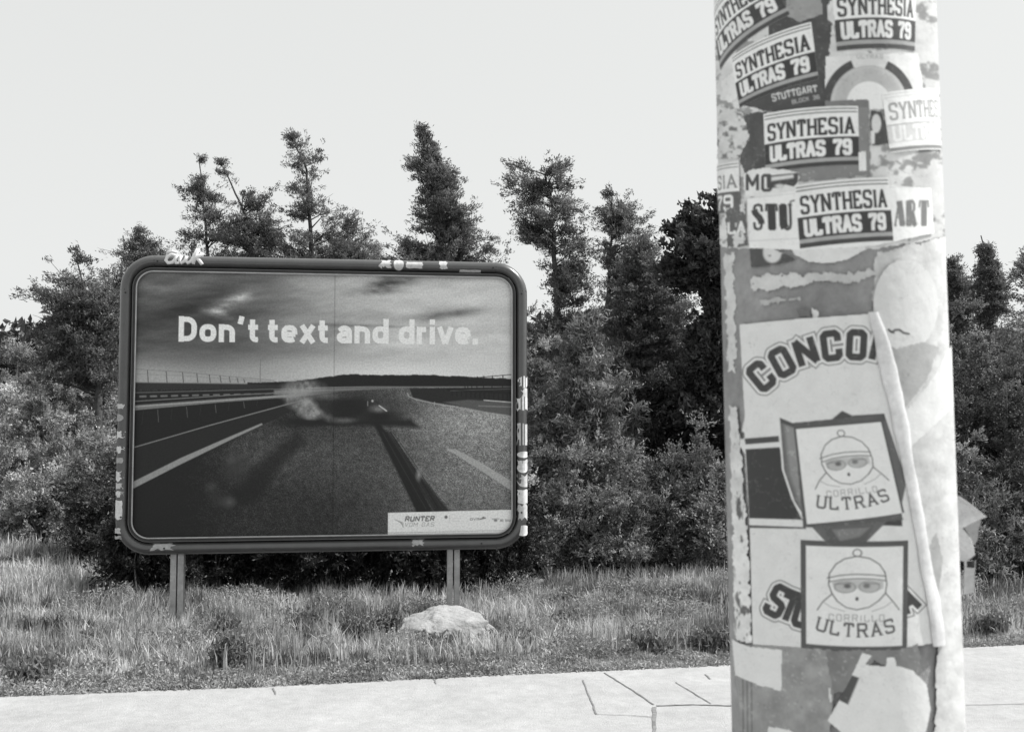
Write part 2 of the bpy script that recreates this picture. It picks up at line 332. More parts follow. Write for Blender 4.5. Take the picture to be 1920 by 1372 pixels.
class Canvas:
    """grey values (0-255) at points X, Y (y down, photo-pixel-like units)"""
    def __init__(s, X, Y, base=205, aa=1.0):
        s.X = X; s.Y = Y; s.V = np.full(X.shape, float(base)); s.aa = aa
    def draw(s, d, val, aa=None, sel=None, op=1.0):
        aa = aa or s.aa
        if sel is not None and np.shape(d) == s.V.shape: d = d[sel]
        a = np.clip(.5 - d / aa, 0, 1) * op
        if sel is None: s.V = s.V * (1 - a) + val * a
        else: s.V[sel] = s.V[sel] * (1 - a) + val * a
    def _sel(s, pts, m):
        p = np.array(pts); return (s.X > p[:,0].min()-m) & (s.X < p[:,0].max()+m) & (s.Y > p[:,1].min()-m) & (s.Y < p[:,1].max()+m)
    @staticmethod
    def dist(X, Y, pts, w, butt=True):
        D = np.full(X.shape, 1e6); n = len(pts)
        for i in range(n - 1):
            (x0, y0), (x1, y1) = pts[i], pts[i+1]
            dx, dy = x1-x0, y1-y0; L = math.hypot(dx, dy)
            if L < 1e-6: continue
            ux, uy = dx/L, dy/L
            t = (X-x0)*ux + (Y-y0)*uy; p = (X-x0)*uy*-1 + (Y-y0)*ux
            tc = np.clip(t, 0, L); d = np.hypot(t - tc, p) - w/2
            if butt and i == 0: d = np.where(t < 0, np.maximum(-t, np.abs(p)-w/2), d)
            if butt and i == n-2: d = np.where(t > L, np.maximum(t-L, np.abs(p)-w/2), d)
            D = np.minimum(D, d)
        return D
    def stroke(s, pts, w, val, butt=False, aa=None, op=1.0):
        sel = s._sel(pts, w + 4 + (aa or 0))
        if sel.any(): s.draw(s.dist(s.X[sel], s.Y[sel], pts, w, butt), val, aa, sel, op)
    def poly_sdf(s, X, Y, pts):
        D = np.full(X.shape, 1e6); ins = np.zeros(X.shape, bool); n = len(pts)
        for i in range(n):
            (x0, y0), (x1, y1) = pts[i], pts[(i+1) % n]
            dx, dy = x1-x0, y1-y0; L2 = dx*dx+dy*dy + 1e-9
            t = np.clip(((X-x0)*dx+(Y-y0)*dy)/L2, 0, 1); D = np.minimum(D, np.hypot(X-x0-t*dx, Y-y0-t*dy))
            c = (y0 > Y) != (y1 > Y)
            ins ^= c & (X < dx * (Y-y0) / (dy if abs(dy) > 1e-9 else 1e-9) + x0)
        return np.where(ins, -D, D)
    def poly(s, pts, val, aa=None, op=1.0, outline=0, oval=0):
        sel = s._sel(pts, 6 + outline + (aa or 0))
        if not sel.any(): return
        d = s.poly_sdf(s.X[sel], s.Y[sel], pts)
        if val is not None: s.draw(d, val, aa, sel, op)
        if outline: s.draw(np.abs(d) - outline/2, oval, aa, sel)
    def rect(s, x0, y0, x1, y1, val, **k): s.poly([(x0,y0),(x1,y0),(x1,y1),(x0,y1)], val, **k)
    def ellipse(s, cx, cy, rx, ry, val, aa=None, op=1.0, ring=0):
        d = (np.hypot((s.X-cx)/rx, (s.Y-cy)/ry) - 1) * min(rx, ry)
        if ring: d = np.abs(d) - ring/2
        s.draw(d, val, aa, None, op)
    def glyphs(s, txt, font, gap):
        x = 0; out = []
        for ch in txt:
            g = font[ch]; out.append((x, ch)); x += g[0] + gap
        return out, x - gap
    def text(s, txt, x0, y0, H, W, font='BL', wt=.2, gap=.28, val=60, slab=.0, path=None, shear=0.0, bands=None, wts=1.0):
        """baseline starts at x0,y0; H = height of the centre lines, W = total width. path(u)->(x,y,angle) overrides the straight line"""
        fnt = {'BL': BL, 'SA': SA, 'RO': RO}[font]
        lay, tot = s.glyphs(txt, fnt, gap); sx = W / tot; w = wt * H
        groups = []
        for gx0, ch in lay:
            g = fnt[ch]; strokes = []
            for st in g[1]:
                if font == 'RO': strokes.append((st[0], st[1] * w, True))
                else: strokes.append((st, w, font == 'SA' or True))
            if font == 'BL' and slab > 0:
                for (qx, qy) in g[2]: strokes.append(([(qx-slab, qy), (qx+slab, qy)], w * .62, True))
            for pts, ww, bt in strokes:
                q = []
                for (lx, ly) in pts:
                    lx2 = (gx0 + lx) * sx + shear * ly * H
                    if path is None: q.append((x0 + lx2, y0 - ly * H))
                    else:
                        cxg = (gx0 + g[0]/2) * sx; px, py, an = path(cxg / W)
                        ox = lx2 - cxg; c_, s_ = math.cos(an), math.sin(an)
                        q.append((px + ox*c_ + ly*H*s_, py + ox*s_ - ly*H*c_))
                groups.append((q, ww, bt))
        allp = [p for q, _, _ in groups for p in q]
        sel = s._sel(allp, w * 2 + 12)
        if not sel.any(): return
        X, Y = s.X[sel], s.Y[sel]; D = np.full(X.shape, 1e6)
        for q, ww, bt in groups: D = np.minimum(D, s.dist(X, Y, q, ww, bt))
        for off, v in (bands or [(0, val)]): s.draw(D - off, v, None, sel)

def print_sheet(name, P, Vals, nx, ny, m, parent, keep=None, k=1.0):
    """P (ny*nx,3) grid positions, Vals sRGB greys -> colour attribute"""
    idx = np.arange(nx*ny).reshape(ny, nx)
    Fc = np.stack([idx[:-1,:-1], idx[1:,:-1], idx[1:,1:], idx[:-1,1:]], -1).reshape(-1, 4)
    if keep is not None: Fc = Fc[keep.ravel()[Fc].all(1)]
    used = np.unique(Fc); remap = np.full(nx*ny, -1); remap[used] = np.arange(len(used))
    me = mesh_np(name, P[used], remap[Fc], True)
    lin = np.minimum(s2l(np.clip(Vals.ravel()[used], 0, 255)) * k, .92)
    col = np.stack([lin*.995, lin, lin*.99, np.ones_like(lin)], -1).astype(np.float32)
    ca = me.color_attributes.new('print', 'FLOAT_COLOR', 'POINT'); ca.data.foreach_set('color', col.ravel())
    return link(name, me, m, parent)

# ================================================================ BILLBOARD
B_YAW = R(7.5); PW, PH = 3.56, 2.50
BL_Y = 9.46
p_bl = at(246, 1010, BL_Y)                         # lower left corner of the poster
board = thing('billboard', (0, 0, 0), 'large rounded grey billboard reading Don\'t text and drive, on two steel posts in the grass', 'billboard')
bx_axis = np.array([math.cos(B_YAW), math.sin(B_YAW), 0])
base = p_bl + bx_axis * PW / 2
gzb = float(gz(base[0], base[1]))
board.location = (base[0], base[1], gzb); board.rotation_euler = (0, 0, B_YAW)
Z0 = p_bl[2] - gzb                                  # poster bottom above ground, board-local
def bpx(px, py, yl=0.0):
    """photo pixel -> board-local (x,z) on the plane y=yl"""
    d = ray(px, py); o = np.array([0, 0, CAM_H]) - np.array(board.location)
    c_, s_ = math.cos(-B_YAW), math.sin(-B_YAW)
    rot = lambda v: np.array([v[0]*c_ - v[1]*s_, v[0]*s_ + v[1]*c_, v[2]])
    d = rot(d); o = rot(o); t = (yl - o[1]) / d[1]; q = o + d * t
    return q[0], q[2]
# --- the poster: a flat print
NXp, NYp = 620, 436
u = np.linspace(0, 1, NXp); v = np.linspace(0, 1, NYp); U_, V_ = np.meshgrid(u, v)
X = 246 + U_ * 709; Y = 514 + V_ * 495
cv = Canvas(X, Y, 150, 1.1)
lr = (X - 246) / 709
skyv = 98 + 78 * sstep(.15, .75, lr) + 8 * (1 - sstep(514, 640, Y))
skyv = skyv - 24 * np.exp(-((X-250)/150)**2 - ((Y-615)/55)**2) - 16*np.exp(-((X-400)/160)**2 - ((Y-560)/40)**2)
skyv = skyv + (46 * (1 - lr) + 12) * sstep(648, 712, Y)
cl = fbm(X/70 + Y/240, Y/16 + X/160, 21, 5) - .5
skyv = skyv + cl * (52 - 22 * lr) * (1 - .75 * sstep(640, 690, Y))
cl2 = fbm(X/120 - Y/200, Y/34, 33, 4) - .5
skyv += cl2 * 46 * (1 - .8 * sstep(640, 700, Y))
def blob(cx, cy, rx, ry, amp, rot=0, n=.6, seed=5):
    c_, s_ = math.cos(R(rot)), math.sin(R(rot)); dx, dy = X-cx, Y-cy
    a_ = (dx*c_+dy*s_)/rx; b_ = (-dx*s_+dy*c_)/ry
    return amp * np.exp(-(a_**2+b_**2)) * (1 - n + n * 2 * fbm(X/14, Y/6, seed, 4))
skyv += blob(722, 528, 60, 13, -60, -14) + blob(705, 545, 45, 7, -38, -4) + blob(705, 522, 30, 12, -25, -30)
skyv += blob(825, 588, 66, 9, -50, -7, .4) + blob(860, 580, 45, 5, -22, -6, .4)
skyv += blob(420, 570, 34, 13, 52, -25, .8) + blob(392, 590, 26, 9, 55, 15, .8) + blob(440, 560, 16, 6, 30, 0)
skyv += blob(700, 612, 95, 3, -34, 1, .5) + blob(270, 545, 40, 9, 22, 10)
cv.V = np.clip(skyv, 55, 195)
# land and road
hor = 727 + 0*X
land = sstep(-1.5, 1.5, Y - hor)
road = 60 + 56 * sstep(560, 900, X) * (1 - .25*sstep(900, 1009, Y)) + 26 * np.exp(-((X-880)/130)**2-((Y-800)/40)**2)
road += 20 * np.exp(-((X-590)/90)**2 - ((Y-860)/60)**2)
road *= (1 - .40 * sstep(470, 260, X) * sstep(740, 800, Y)); road += 16*np.exp(-((X-470)/70)**2 - ((Y-850)/50)**2)
tex = rng.random(X.shape) * .6 + rng.random(X.shape) * .4
road = road * (0.62 + .76 * tex) * (0.85 + .3 * fbm(X/9, Y/7, 8, 3))
cv.V = cv.V * (1-land) + road * land
tl = 712 - 7*sstep(560, 640, X) + 6*sstep(780, 960, X) + 4*(fbm(X/13, X*0, 4) - .5) + 9 * (1 - sstep(470, 620, X))
cv.draw(np.maximum(tl - Y, Y - 728), 50, 2.2, (X > 450))
cv.poly([(246,722),(470,724),(560,727),(560,731),(246,735)], 62, aa=3)
for k in range(9):
    xx = 268 + k*36*(.94**k); cv.stroke([(xx, 699 + k*2), (xx+2, 721)], 1.6, 88)
cv.stroke([(246,697),(330,702),(500,717)], 1.0, 118); cv.stroke([(246,706),(330,709),(500,720)], .9, 128)
cv.stroke([(474,676),(474,721)], 1.5, 118); cv.stroke([(474,682),(482,672)], 1.2, 118)
# guard rails left
cv.poly([(246,738),(560,731),(640,731),(246,764)], 52, aa=2)
cv.stroke([(246,741),(540,732)], 1.6, 105); cv.stroke([(246,757),(420,745),(600,735)], 1.6, 120)
for k in range(16): cv.stroke([(256+k*19, 748-k*.5), (266+k*19, 747.6-k*.5)], 3.6 - k*.12, 112)
cv.poly([(246,764),(400,752),(560,741),(620,738),(560,746),(400,759),(246,774)], 118, aa=2)
cv.stroke([(246,767),(400,755),(560,743)], 1.5, 160)
cv.poly([(246,774),(400,759),(560,747),(600,745),(540,757),(420,790),(246,842)], 42, aa=2)
for k in range(9):
    xx = 262 + k*26; y0 = 776 - (xx-246)*.092
    cv.stroke([(xx, y0), (xx+2*(1 if k % 2 else -1), y0 + 25 - k*2)], 1.4, 95 if k % 2 else 62)
cv.poly([(246,842),(420,790),(560,748),(600,742),(480,800),(380,852),(246,912)], 55, aa=2)
cv.stroke([(246,842),(380,802),(470,777),(560,752)], 2.0, 128)
cv.poly([(246,905),(330,862),(420,822),(478,797),(480,800),(420,829),(330,874),(246,918)], 140, aa=1.6)
# far carriageway, right verge
cv.stroke([(560,731),(680,728),(760,728),(955,727)], 2.2, 118)
cv.poly([(500,735),(610,731),(745,729),(560,741),(500,743)], 120, aa=4)
cv.poly([(756,731),(955,727),(955,778),(900,772),(800,757),(762,748)], 56, aa=2)
cv.poly([(820,757),(870,752),(955,757),(955,783),(900,775)], 92, aa=3)
cv.stroke([(900,753),(955,757)], 2.2, 165); cv.stroke([(890,764),(955,766)], 2.5, 118)
cv.stroke([(752,740),(754,746),(768,752),(800,759),(870,771),(955,785)], 2.0, 146)
cv.stroke([(870,711),(910,707),(955,703)], 1.4, 70); cv.stroke([(830,733),(955,739)], 4, 38)
for k in range(7):
    xx = 955 - 18 - k*23*(.9**k); cv.stroke([(xx, 705 + k*.9), (xx-1, 744 - k*1.3)], 1.6, 50)
cv.stroke([(835,735),(955,731)], 1.1, 92)
for k in range(14): cv.stroke([(838+k*9, 738), (838+k*9, 744+k*.7)], 2.0, 34)
# lane dash, skid marks, crash smoke
cv.poly([(828,847),(845,847),(900,876),(955,910),(955,928),(900,892)], 155, aa=1.6)
cv.V = np.where((X > 825) & (Y > 845) & (cv.V > 120) & (Y < 930), cv.V * (.86 + .25*tex), cv.V)
cv.poly([(686,795),(698,795),(742,858),(803,970),(772,970),(728,880)], 46, aa=5, op=.9)
cv.poly([(708,812),(718,814),(768,885),(838,970),(806,970),(750,885)], 50, aa=6, op=.85)
for k in range(6): cv.stroke([(700+k*5, 815), (735+k*7, 880), (780+k*8, 960)], 1.2, 66 if k % 2 else 40, aa=2)
cv.ellipse(774, 896, 4, 8, 140, aa=8)
cv.poly([(545,815),(520,830),(450,895),(395,960),(470,945),(520,870),(560,835)], 42, aa=18, op=.6)
cv.poly([(590,790),(760,790),(775,806),(700,802),(560,800)], 44, aa=9, op=.85)
cv.ellipse(645, 772, 85, 24, 58, aa=34, op=.85)
for (cx_, cy_, rx_, ry_, v_) in ((640,768,30,16,45),(700,785,34,10,48),(608,790,30,8,42),(548,795,36,9,48),(585,762,14,14,60),(662,760,16,10,52)):
    cv.ellipse(cx_, cy_, rx_, ry_, v_, aa=12, op=.9)
for (cx_, cy_, rx_, ry_, v_) in ((545,752,26,20,132),(562,770,20,18,150),(575,780,16,9,175),(530,742,24,10,140),(590,745,26,6,120),(625,792,14,3,165),(600,786,7,4,120),(555,728,34,12,150),(697,770,12,5,140)):
    d_ = (np.hypot((X-cx_)/rx_, (Y-cy_)/ry_) - 1) * min(rx_, ry_)
    a_ = np.clip(.5 - d_/10, 0, 1) * np.clip(.25 + 1.1*fbm(X/7, Y/9, 51, 4), 0, 1) * .85
    cv.V = cv.V * (1-a_) + v_ * a_
cv.stroke([(698,764),(712,774)], 2.4, 172); cv.ellipse(685, 755, 2, 2.4, 170, aa=1.5); cv.stroke([(676,756),(676,764)], 1.6, 130)
cv.stroke([(804,757),(804,763)], 1.6, 150); cv.stroke([(739,760),(739,765)], 1.4, 105)
for (cx_, cy_, r_, v_) in ((386,916,8,84),(420,944,9,112),(404,944,12,70),(392,932,9,64),(432,870,16,76),(430,890,18,68),(424,866,6,86)):
    cv.ellipse(cx_, cy_, r_, r_*.8, v_, aa=r_*1.8, op=.8)
# bright bar with credits
cv.poly([(716,967),(955,964),(955,1009),(716,1009)], 222)
cv.stroke([(716,1005),(955,1003)], 1.2, 175)
cv.text('RUNTER', 749, 983, 8.2, 54, 'BL', .26, .34, 95, shear=.22)
cv.text('VOM GAS', 748, 993.5, 7.2, 55, 'BL', .14, .34, 150, shear=.22)
for k in range(5): cv.stroke([(729+k*3, 980+k*1.2), (745, 986+k*2.2)], 1.1, 150 + 12*(k % 2))
cv.ellipse(827, 976.5, 3, 3, 105); cv.stroke([(834,974),(834,987)], 1, 185)
for k in range(2): cv.stroke([(839,979+k*5),(856-k*3,979+k*5)], 1.0, 196)
cv.text('DVR', 874, 983, 3.6, 17, 'BL', .3, .3, 125); cv.stroke([(893,981),(903,979)], 2.4, 110); cv.ellipse(899,978,2,1.6,110)
cv.ellipse(923, 984, 3.6, 2.2, 125); cv.stroke([(916,981),(930,981)], 1.4, 135)
cv.text('BG BAU', 932, 986, 3.6, 20, 'BL', .28, .3, 135)
# paste-up seams
cv.V = np.where((np.abs(X-612) < .9), cv.V * .88, cv.V); cv.V = np.where((np.abs(X-434) < .6), cv.V * .97, cv.V)
cv.V = np.where((Y < 966) | (X < 716), np.clip((cv.V - 120)*1.2 + 118, 34, 255), cv.V)
for wd_, xx, ww in (("Don't", 328, 139), ('text', 491, 106), ('and', 621, 89), ('drive.', 739, 146)):
    cv.text(wd_, xx, 645, 47, ww, 'SA', .208, .30, 250)
Xl = (U_ - .5) * PW; Zl = Z0 + (1 - V_) * PH
Pp = np.stack([Xl, np.full_like(Xl, .018) + .0015*np.sin(Xl*9)*np.sin(Zl*7), Zl], -1).reshape(-1, 3)
po = print_sheet('poster', Pp, cv.V * 0.99, NXp, NYp, M['poster'], board, k=1.32)
tag(po, 'motorway poster with white words Don\'t text and drive and a white credit bar')

# --- frame
def rrect(x0, z0, x1, z1, r, nseg=10):
    pts = []; nr = []
    for cx_, cz_, a0 in ((x1-r, z1-r, 0), (x0+r, z1-r, 90), (x0+r, z0+r, 180), (x1-r, z0+r, 270)):
        for i in range(nseg+1):
            a = R(a0 + 90*i/nseg); pts.append((cx_ + r*math.cos(a), cz_ + r*math.sin(a))); nr.append((math.cos(a), math.sin(a)))
    return pts, nr
def sweep(name, rect, r, prof, m, parent, smooth=True):
    pts, nr = rrect(*rect, r); mb = MB(); k = len(prof); n = len(pts)
    vs = [(p[0]+q[0]*o, y, p[1]+q[1]*o) for p, q in zip(pts, nr) for (o, y) in prof]
    fs = [(i*k+j, ((i+1)%n)*k+j, ((i+1)%n)*k+(j+1)%k, i*k+(j+1)%k) for i in range(n) for j in range(k)]
    mb.add(vs, fs); o = mb.build(name, m, parent, smooth)
    if smooth:
        md = o.modifiers.new('edges', 'EDGE_SPLIT'); md.split_angle = R(38)
    return o
x0, x1 = -PW/2 + .005, PW/2 - .005; z0, z1 = Z0 + .005, Z0 + PH - .005
TW = .116
fprof = [(TW/2 + TW/2*math.cos(R(a)), .055 + .10*math.sin(R(a))) for a in range(180, 361, 15)] + [(TW, .19), (TW-.02, .21), (0, .21)]
TR = .042
sweep('outer_frame', (x0-TR, z0-TR, x1+TR, z1+TR), .20, fprof, M['frame'], board)
sweep('inner_trim', (x0, z0, x1, z1), .155, [(0, -.004), (.010, -.012), (TR-.010, -.012), (TR-.002, .004), (TR-.002, .05), (0, .05)], M['trimd'], board, False)
sweep('bead', (x0+.003, z0+.003, x1-.003, z1-.003), .152, [(.004 + .007*math.cos(R(a)), -.012 + .007*math.sin(R(a))) for a in range(0, 360, 60)], M['bead'], board)
sweep('bead', (x0, z0, x1, z1), .155, [(.032 + .006*math.cos(R(a)), -.014 + .006*math.sin(R(a))) for a in range(0, 360, 60)], M['frame'], board)
mb = MB(); mb.box((x0-.03, .06, z0-.03), (x1+.03, .18, z1+.03)); mb.build('back_panel', M['back'], board)
# seams of the frame castings
def fpos(side, s, t, lift=0.0):
    """point on the outer frame's surface: s = metres along the side, t = 0 inner edge .. 1 outer edge, t>1 round the back"""
    if t <= 1:
        a = R(180 + 180*t); o = TW/2 + (TW/2+lift)*math.cos(a); y = .055 + (.10+lift)*math.sin(a)
    else: o = TW + lift; y = .055 + (t-1)*.1
    if side == 'top': return (s, y, z1+TR+o)
    if side == 'bottom': return (s, y, z0-TR-o)
    if side == 'left': return (x0-TR-o, y, s)
    return (x1+TR+o, y, s)
def fpatch(name, side, s0, s1, t0, t1, m, lift=.002, wob=0.0, round_=False, seed=0):
    r = random.Random(seed); mb = MB(); n, k = 6, 6; vs = []
    for i in range(n+1):
        for j in range(k+1):
            a, b = i/n, j/k
            if round_:
                ua, ub = 2*a-1, 2*b-1; ua, ub = ua*math.sqrt(1-ub*ub/2), ub*math.sqrt(1-ua*ua/2); a, b = (ua+1)/2, (ub+1)/2
            if wob: a += r.uniform(-wob, wob) * (i in (0, n)); b += r.uniform(-wob, wob) * (j in (0, k))
            vs.append(fpos(side, s0+(s1-s0)*a, t0+(t1-t0)*b, lift))
    mb.add(vs, [(i*(k+1)+j, i*(k+1)+j+1, (i+1)*(k+1)+j+1, (i+1)*(k+1)+j) for i in range(n) for j in range(k)])
    return mb.build(name, m, board, True)
for side, s in (('top', x0+.16), ('top', x1-.16), ('right', z1-.13), ('left', z0+.17), ('bottom', x1-.15), ('left', z1-.18), ('bottom', x0+.16)):
    fpatch('frame_seam', side, s-.004, s+.004, 0.0, 1.5, M['seam'], .0015)
pap = [mat('old_paper_%s' % nm, g, .7, .18, 25, spots=.15) for nm, g in (('white', .72), ('pale', .55), ('grey', .38))]
def side_z(py, px, yl=-.02): return bpx(px, py, yl)[1]
k = 0
for (ya, yb, t0, t1, rd, wb) in ((757,766,.42,1.1,0,.08),(776,790,.42,1.1,1,0),(808,820,.42,1.1,0,.2),(836,848,.42,1.1,0,.22),(858,868,.42,1.1,0,.05),(884,900,.42,1.1,0,.22),(905,916,.42,1.1,0,.12),(920,930,.42,1.1,0,.25),(938,972,.42,1.1,0,.06),(990,1000,.42,1.1,0,.16),(1004,1010,.42,1.1,0,.2)):
    k += 1; tag(fpatch('sticker', 'left', side_z(yb, 222), side_z(ya, 222), t0, t1, pap[k % 3 if k % 4 else 0], .002, wb, rd, k))
for (ya, yb, t0, t1, rd, wb) in ((706,724,.25,1.3,0,.16),(726,744,.45,1.3,0,.22),(744,768,.15,1.3,0,.16),(794,836,.2,1.2,0,.05),(846,858,.2,1.0,1,0),(862,882,.25,1.3,0,.1),(868,886,.2,.9,1,0),(890,912,.3,1.3,0,.14),(917,944,.25,1.2,0,.05),(948,972,.2,1.0,0,.2)):
    k += 1; fpatch('sticker', 'right', side_z(yb, 975), side_z(ya, 975), t0, t1, pap[k % 2], .0022 + .0006*(k % 3), wb, rd, k)
fpatch('sticker', 'right', side_z(1004, 972), side_z(984, 972), .1, 1.0, pap[0], .004, 0, True, 77)
for (xa, xb, t0, t1, rd, wb) in ((713,731,.35,.8,0,.2),(738,757,.2,.92,1,0),(762,792,.35,.7,0,.06),(824,838,.35,.85,0,.12),(861,902,.08,.32,0,.03)):
    k += 1; fpatch('sticker', 'top', bpx(xa, 493)[0], bpx(xb, 493)[0], t0, t1, pap[1], .002, wb, rd, k)
fpatch('sticker', 'bottom', bpx(283, 1030)[0], bpx(326, 1030)[0], .12, .5, pap[2], .002, .2, False, 91)
fpatch('sticker', 'bottom', bpx(771, 1022)[0], bpx(793, 1022)[0], .12, .5, pap[2], .002, .2, False, 92)
for side, s_ in (('top', x0+.19), ('top', x1-.19), ('right', z1-.16), ('right', z0+.2), ('left', z1-.21), ('left', z0+.2), ('bottom', x0+.3), ('bottom', x1-.3)):
    p_ = fpos(side, s_, .45, 0); mb = MB(); mb.tube([(p_[0], p_[1]+.004, p_[2]), (p_[0], p_[1]-.006, p_[2])], .009, 6); mb.build('bolt', M['seam'], board)
# the raised script letters on the top tube
mb = MB()
def sc(pts, w0=.017):
    P = []
    for (px, py) in pts:
        xx, zz = bpx(px, py, -.06); P.append((xx, -.06, zz))
    mb.tube(P, w0, 8)
sc([(330,479),(322,477),(314,481),(311,488),(315,493),(323,492),(329,486),(333,477)]); sc([(333,477),(328,486),(330,493),(336,492)])
sc([(313,474),(322,471),(333,474)], .012)
sc([(340,479),(336,488),(340,493),(347,489),(351,480)]); sc([(351,480),(348,489),(352,493),(359,489),(364,480),(371,466)])
sc([(372,466),(366,482),(362,495)]); sc([(381,475),(372,481),(366,485)]); sc([(369,484),(374,489),(379,496)])
tag(mb.build('lettering', M['white'], board, True), 'raised white script letters awk on the frame')
# posts: double channel sections
for px in (333, 850):
    xx = bpx(px, 1060, .10)[0]; mb = MB(); zt = z0 - TR - TW + .02; zb = -.35
    for s in (-1, 1):
        a, b = sorted((xx + s*.007, xx + s*.060))
        mb.box((a, .070, zb), (b, .078, zt)); mb.box((a, .150, zb), (b, .158, zt))
        web = xx + s*.007
        mb.box((min(web, web+s*.007), .078, zb), (max(web, web+s*.007), .150, zt))
        lip = xx + s*.060
        mb.box((min(lip, lip-s*.006), .078, zb), (max(lip, lip-s*.006), .095, zt))
    mb.build('post', M['post'], board)
mb = MB(); mb.box((x0-.02, .083, z0-TR-.10), (x1+.02, .143, z0-TR-.02)); mb.build('cross_rail', M['trimd'], board)

# ================================================================ STICKERED POLE
PC = np.array([.4195, 1.3205]); PR = .1400; LEAN = R(-0.75)
pole = thing('concrete_pole', (PC[0], PC[1], 0), 'thick concrete pole plastered with football stickers, close on the right of the photo', 'pole')
# lean pivots about eye height so that the base stays on the paving
PIV = 1.75
pole.rotation_euler = (0, LEAN, 0)
pole.location = (PC[0] - math.sin(LEAN)*PIV, PC[1], 0)
RL = Matrix.Rotation(LEAN, 3, 'Y'); RLi = np.array(RL.inverted())
def prad(z): return PR * (1.0 - .0035 * (z - PIV))
def cyl(px, py):
    """photo pixel -> (theta, z) on the pole, pole-local; theta 0 faces -Y, positive to the right"""
    o = RLi @ (np.array([0, 0, CAM_H]) - np.array(pole.location)); d = RLi @ ray(px, py)
    a = d[0]**2 + d[1]**2; b = o[0]*d[0] + o[1]*d[1]; z_ = CAM_H
    for _ in range(3):
        r = prad(z_); c_ = o[0]**2 + o[1]**2 - r*r; disc = b*b - a*c_
        if disc < 0:
            t = -b / a; q = o + d*t; z_ = q[2]; continue
        t = (-b - math.sqrt(disc)) / a; q = o + d*t; z_ = q[2]
    return math.atan2(q[0], -q[1]), q[2]
def cylpos(th, z, lift=0.0):
    r = PR * (1.0 - .0035 * (z - PIV)) + lift
    return np.stack([np.sin(th)*r, -np.cos(th)*r, z], -1)
def proj_arr(P):
    RM = np.array(RL); Wd = P @ RM.T + np.array(pole.location) - np.array([0, 0, CAM_H])
    dep = Wd[:,1]*cp + Wd[:,2]*sp; up = -Wd[:,1]*sp + Wd[:,2]*cp
    return CX + F_PX*Wd[:,0]/dep, CY - F_PX*up/dep
# shaft
zs = np.linspace(0, 6.4, 90); ths = np.linspace(0, 2*math.pi, 97)[:-1]
T2, Z2 = np.meshgrid(ths, zs); nzs = (fbm(T2*6/2/math.pi*4 % 24, Z2*4, 61) - .5) * .0012
Pv = cylpos(T2.ravel(), Z2.ravel(), nzs.ravel()*0)
Pv[:,2] -= .0
idx = np.arange(len(zs)*96).reshape(len(zs), 96); nxt = np.roll(idx, -1, 1)
Fc = np.stack([idx[:-1], nxt[:-1], nxt[1:], idx[1:]], -1).reshape(-1, 4)
link('shaft', mesh_np('shaft', Pv, Fc, True), M['pole'], pole)
mb = MB(); mb.tube([(0,0,6.39),(0,0,6.42)], .137, 32); mb.build('cap', M['pole'], pole)

def age(V, X, Y, amt, seed, sc_=22.0):
    n1 = fbm(X/sc_, Y/sc_, seed, 5) - .5; n2 = fbm(X/3.0, Y/3.0, seed+9, 2) - .5
    cr = np.abs(fbm(X/34, Y/26, seed+5, 4) - .5)
    return (V * (1 + amt*n1) + amt*38*n2) + np.clip(1 - cr/.006, 0, 1) * np.where(V < 140, 46, -26)
LY = [0]
def sticker(quad, WH, art, label=None, res=2.0, seed=0, bow=0.0, torn=0.0, amt=.14, k=1.26, layer=None, shape=None, name='sticker'):
    """quad = photo corners TL,TR,BR,BL; art(canvas) draws in WxH units; surface follows the pole"""
    LY[0] += 1; lift = .0004 + .00008 * (layer if layer is not None else LY[0])
    W, H = WH; nx, ny = int(W*res*.62)+2, int(H*res*.62)+2
    cs = [cyl(*q) for q in quad]
    U_, V_ = np.meshgrid(np.linspace(0, 1, nx), np.linspace(0, 1, ny))
    bil = lambda i: (cs[0][i]*(1-U_) + cs[1][i]*U_)*(1-V_) + (cs[3][i]*(1-U_) + cs[2][i]*U_)*V_
    th, z = bil(0), bil(1) + bow*(1 - (2*U_-1)**2)
    c_ = Canvas(U_*W, V_*H, 205, 1.3); art(c_)
    Vv = age(c_.V, c_.X, c_.Y, amt, 100 + seed)
    keep = None
    if torn or shape:
        e = np.minimum(np.minimum(c_.X, W-c_.X), np.minimum(c_.Y, H-c_.Y))
        if shape: e = -c_.poly_sdf(c_.X, c_.Y, shape)
        keep = (e + .01 > torn * 22 * np.maximum(fbm(c_.X/9, c_.Y/9, 300+seed, 4) - .38, 0))
    crk = (fbm(th*40, z*160, 70+seed, 3) - .5) * .00005
    P = cylpos(th.ravel(), z.ravel(), lift + crk.ravel())
    o = print_sheet(name, P, Vv, nx, ny, M['sticker'], pole, keep, k)
    if label: o['label'] = label
    return o
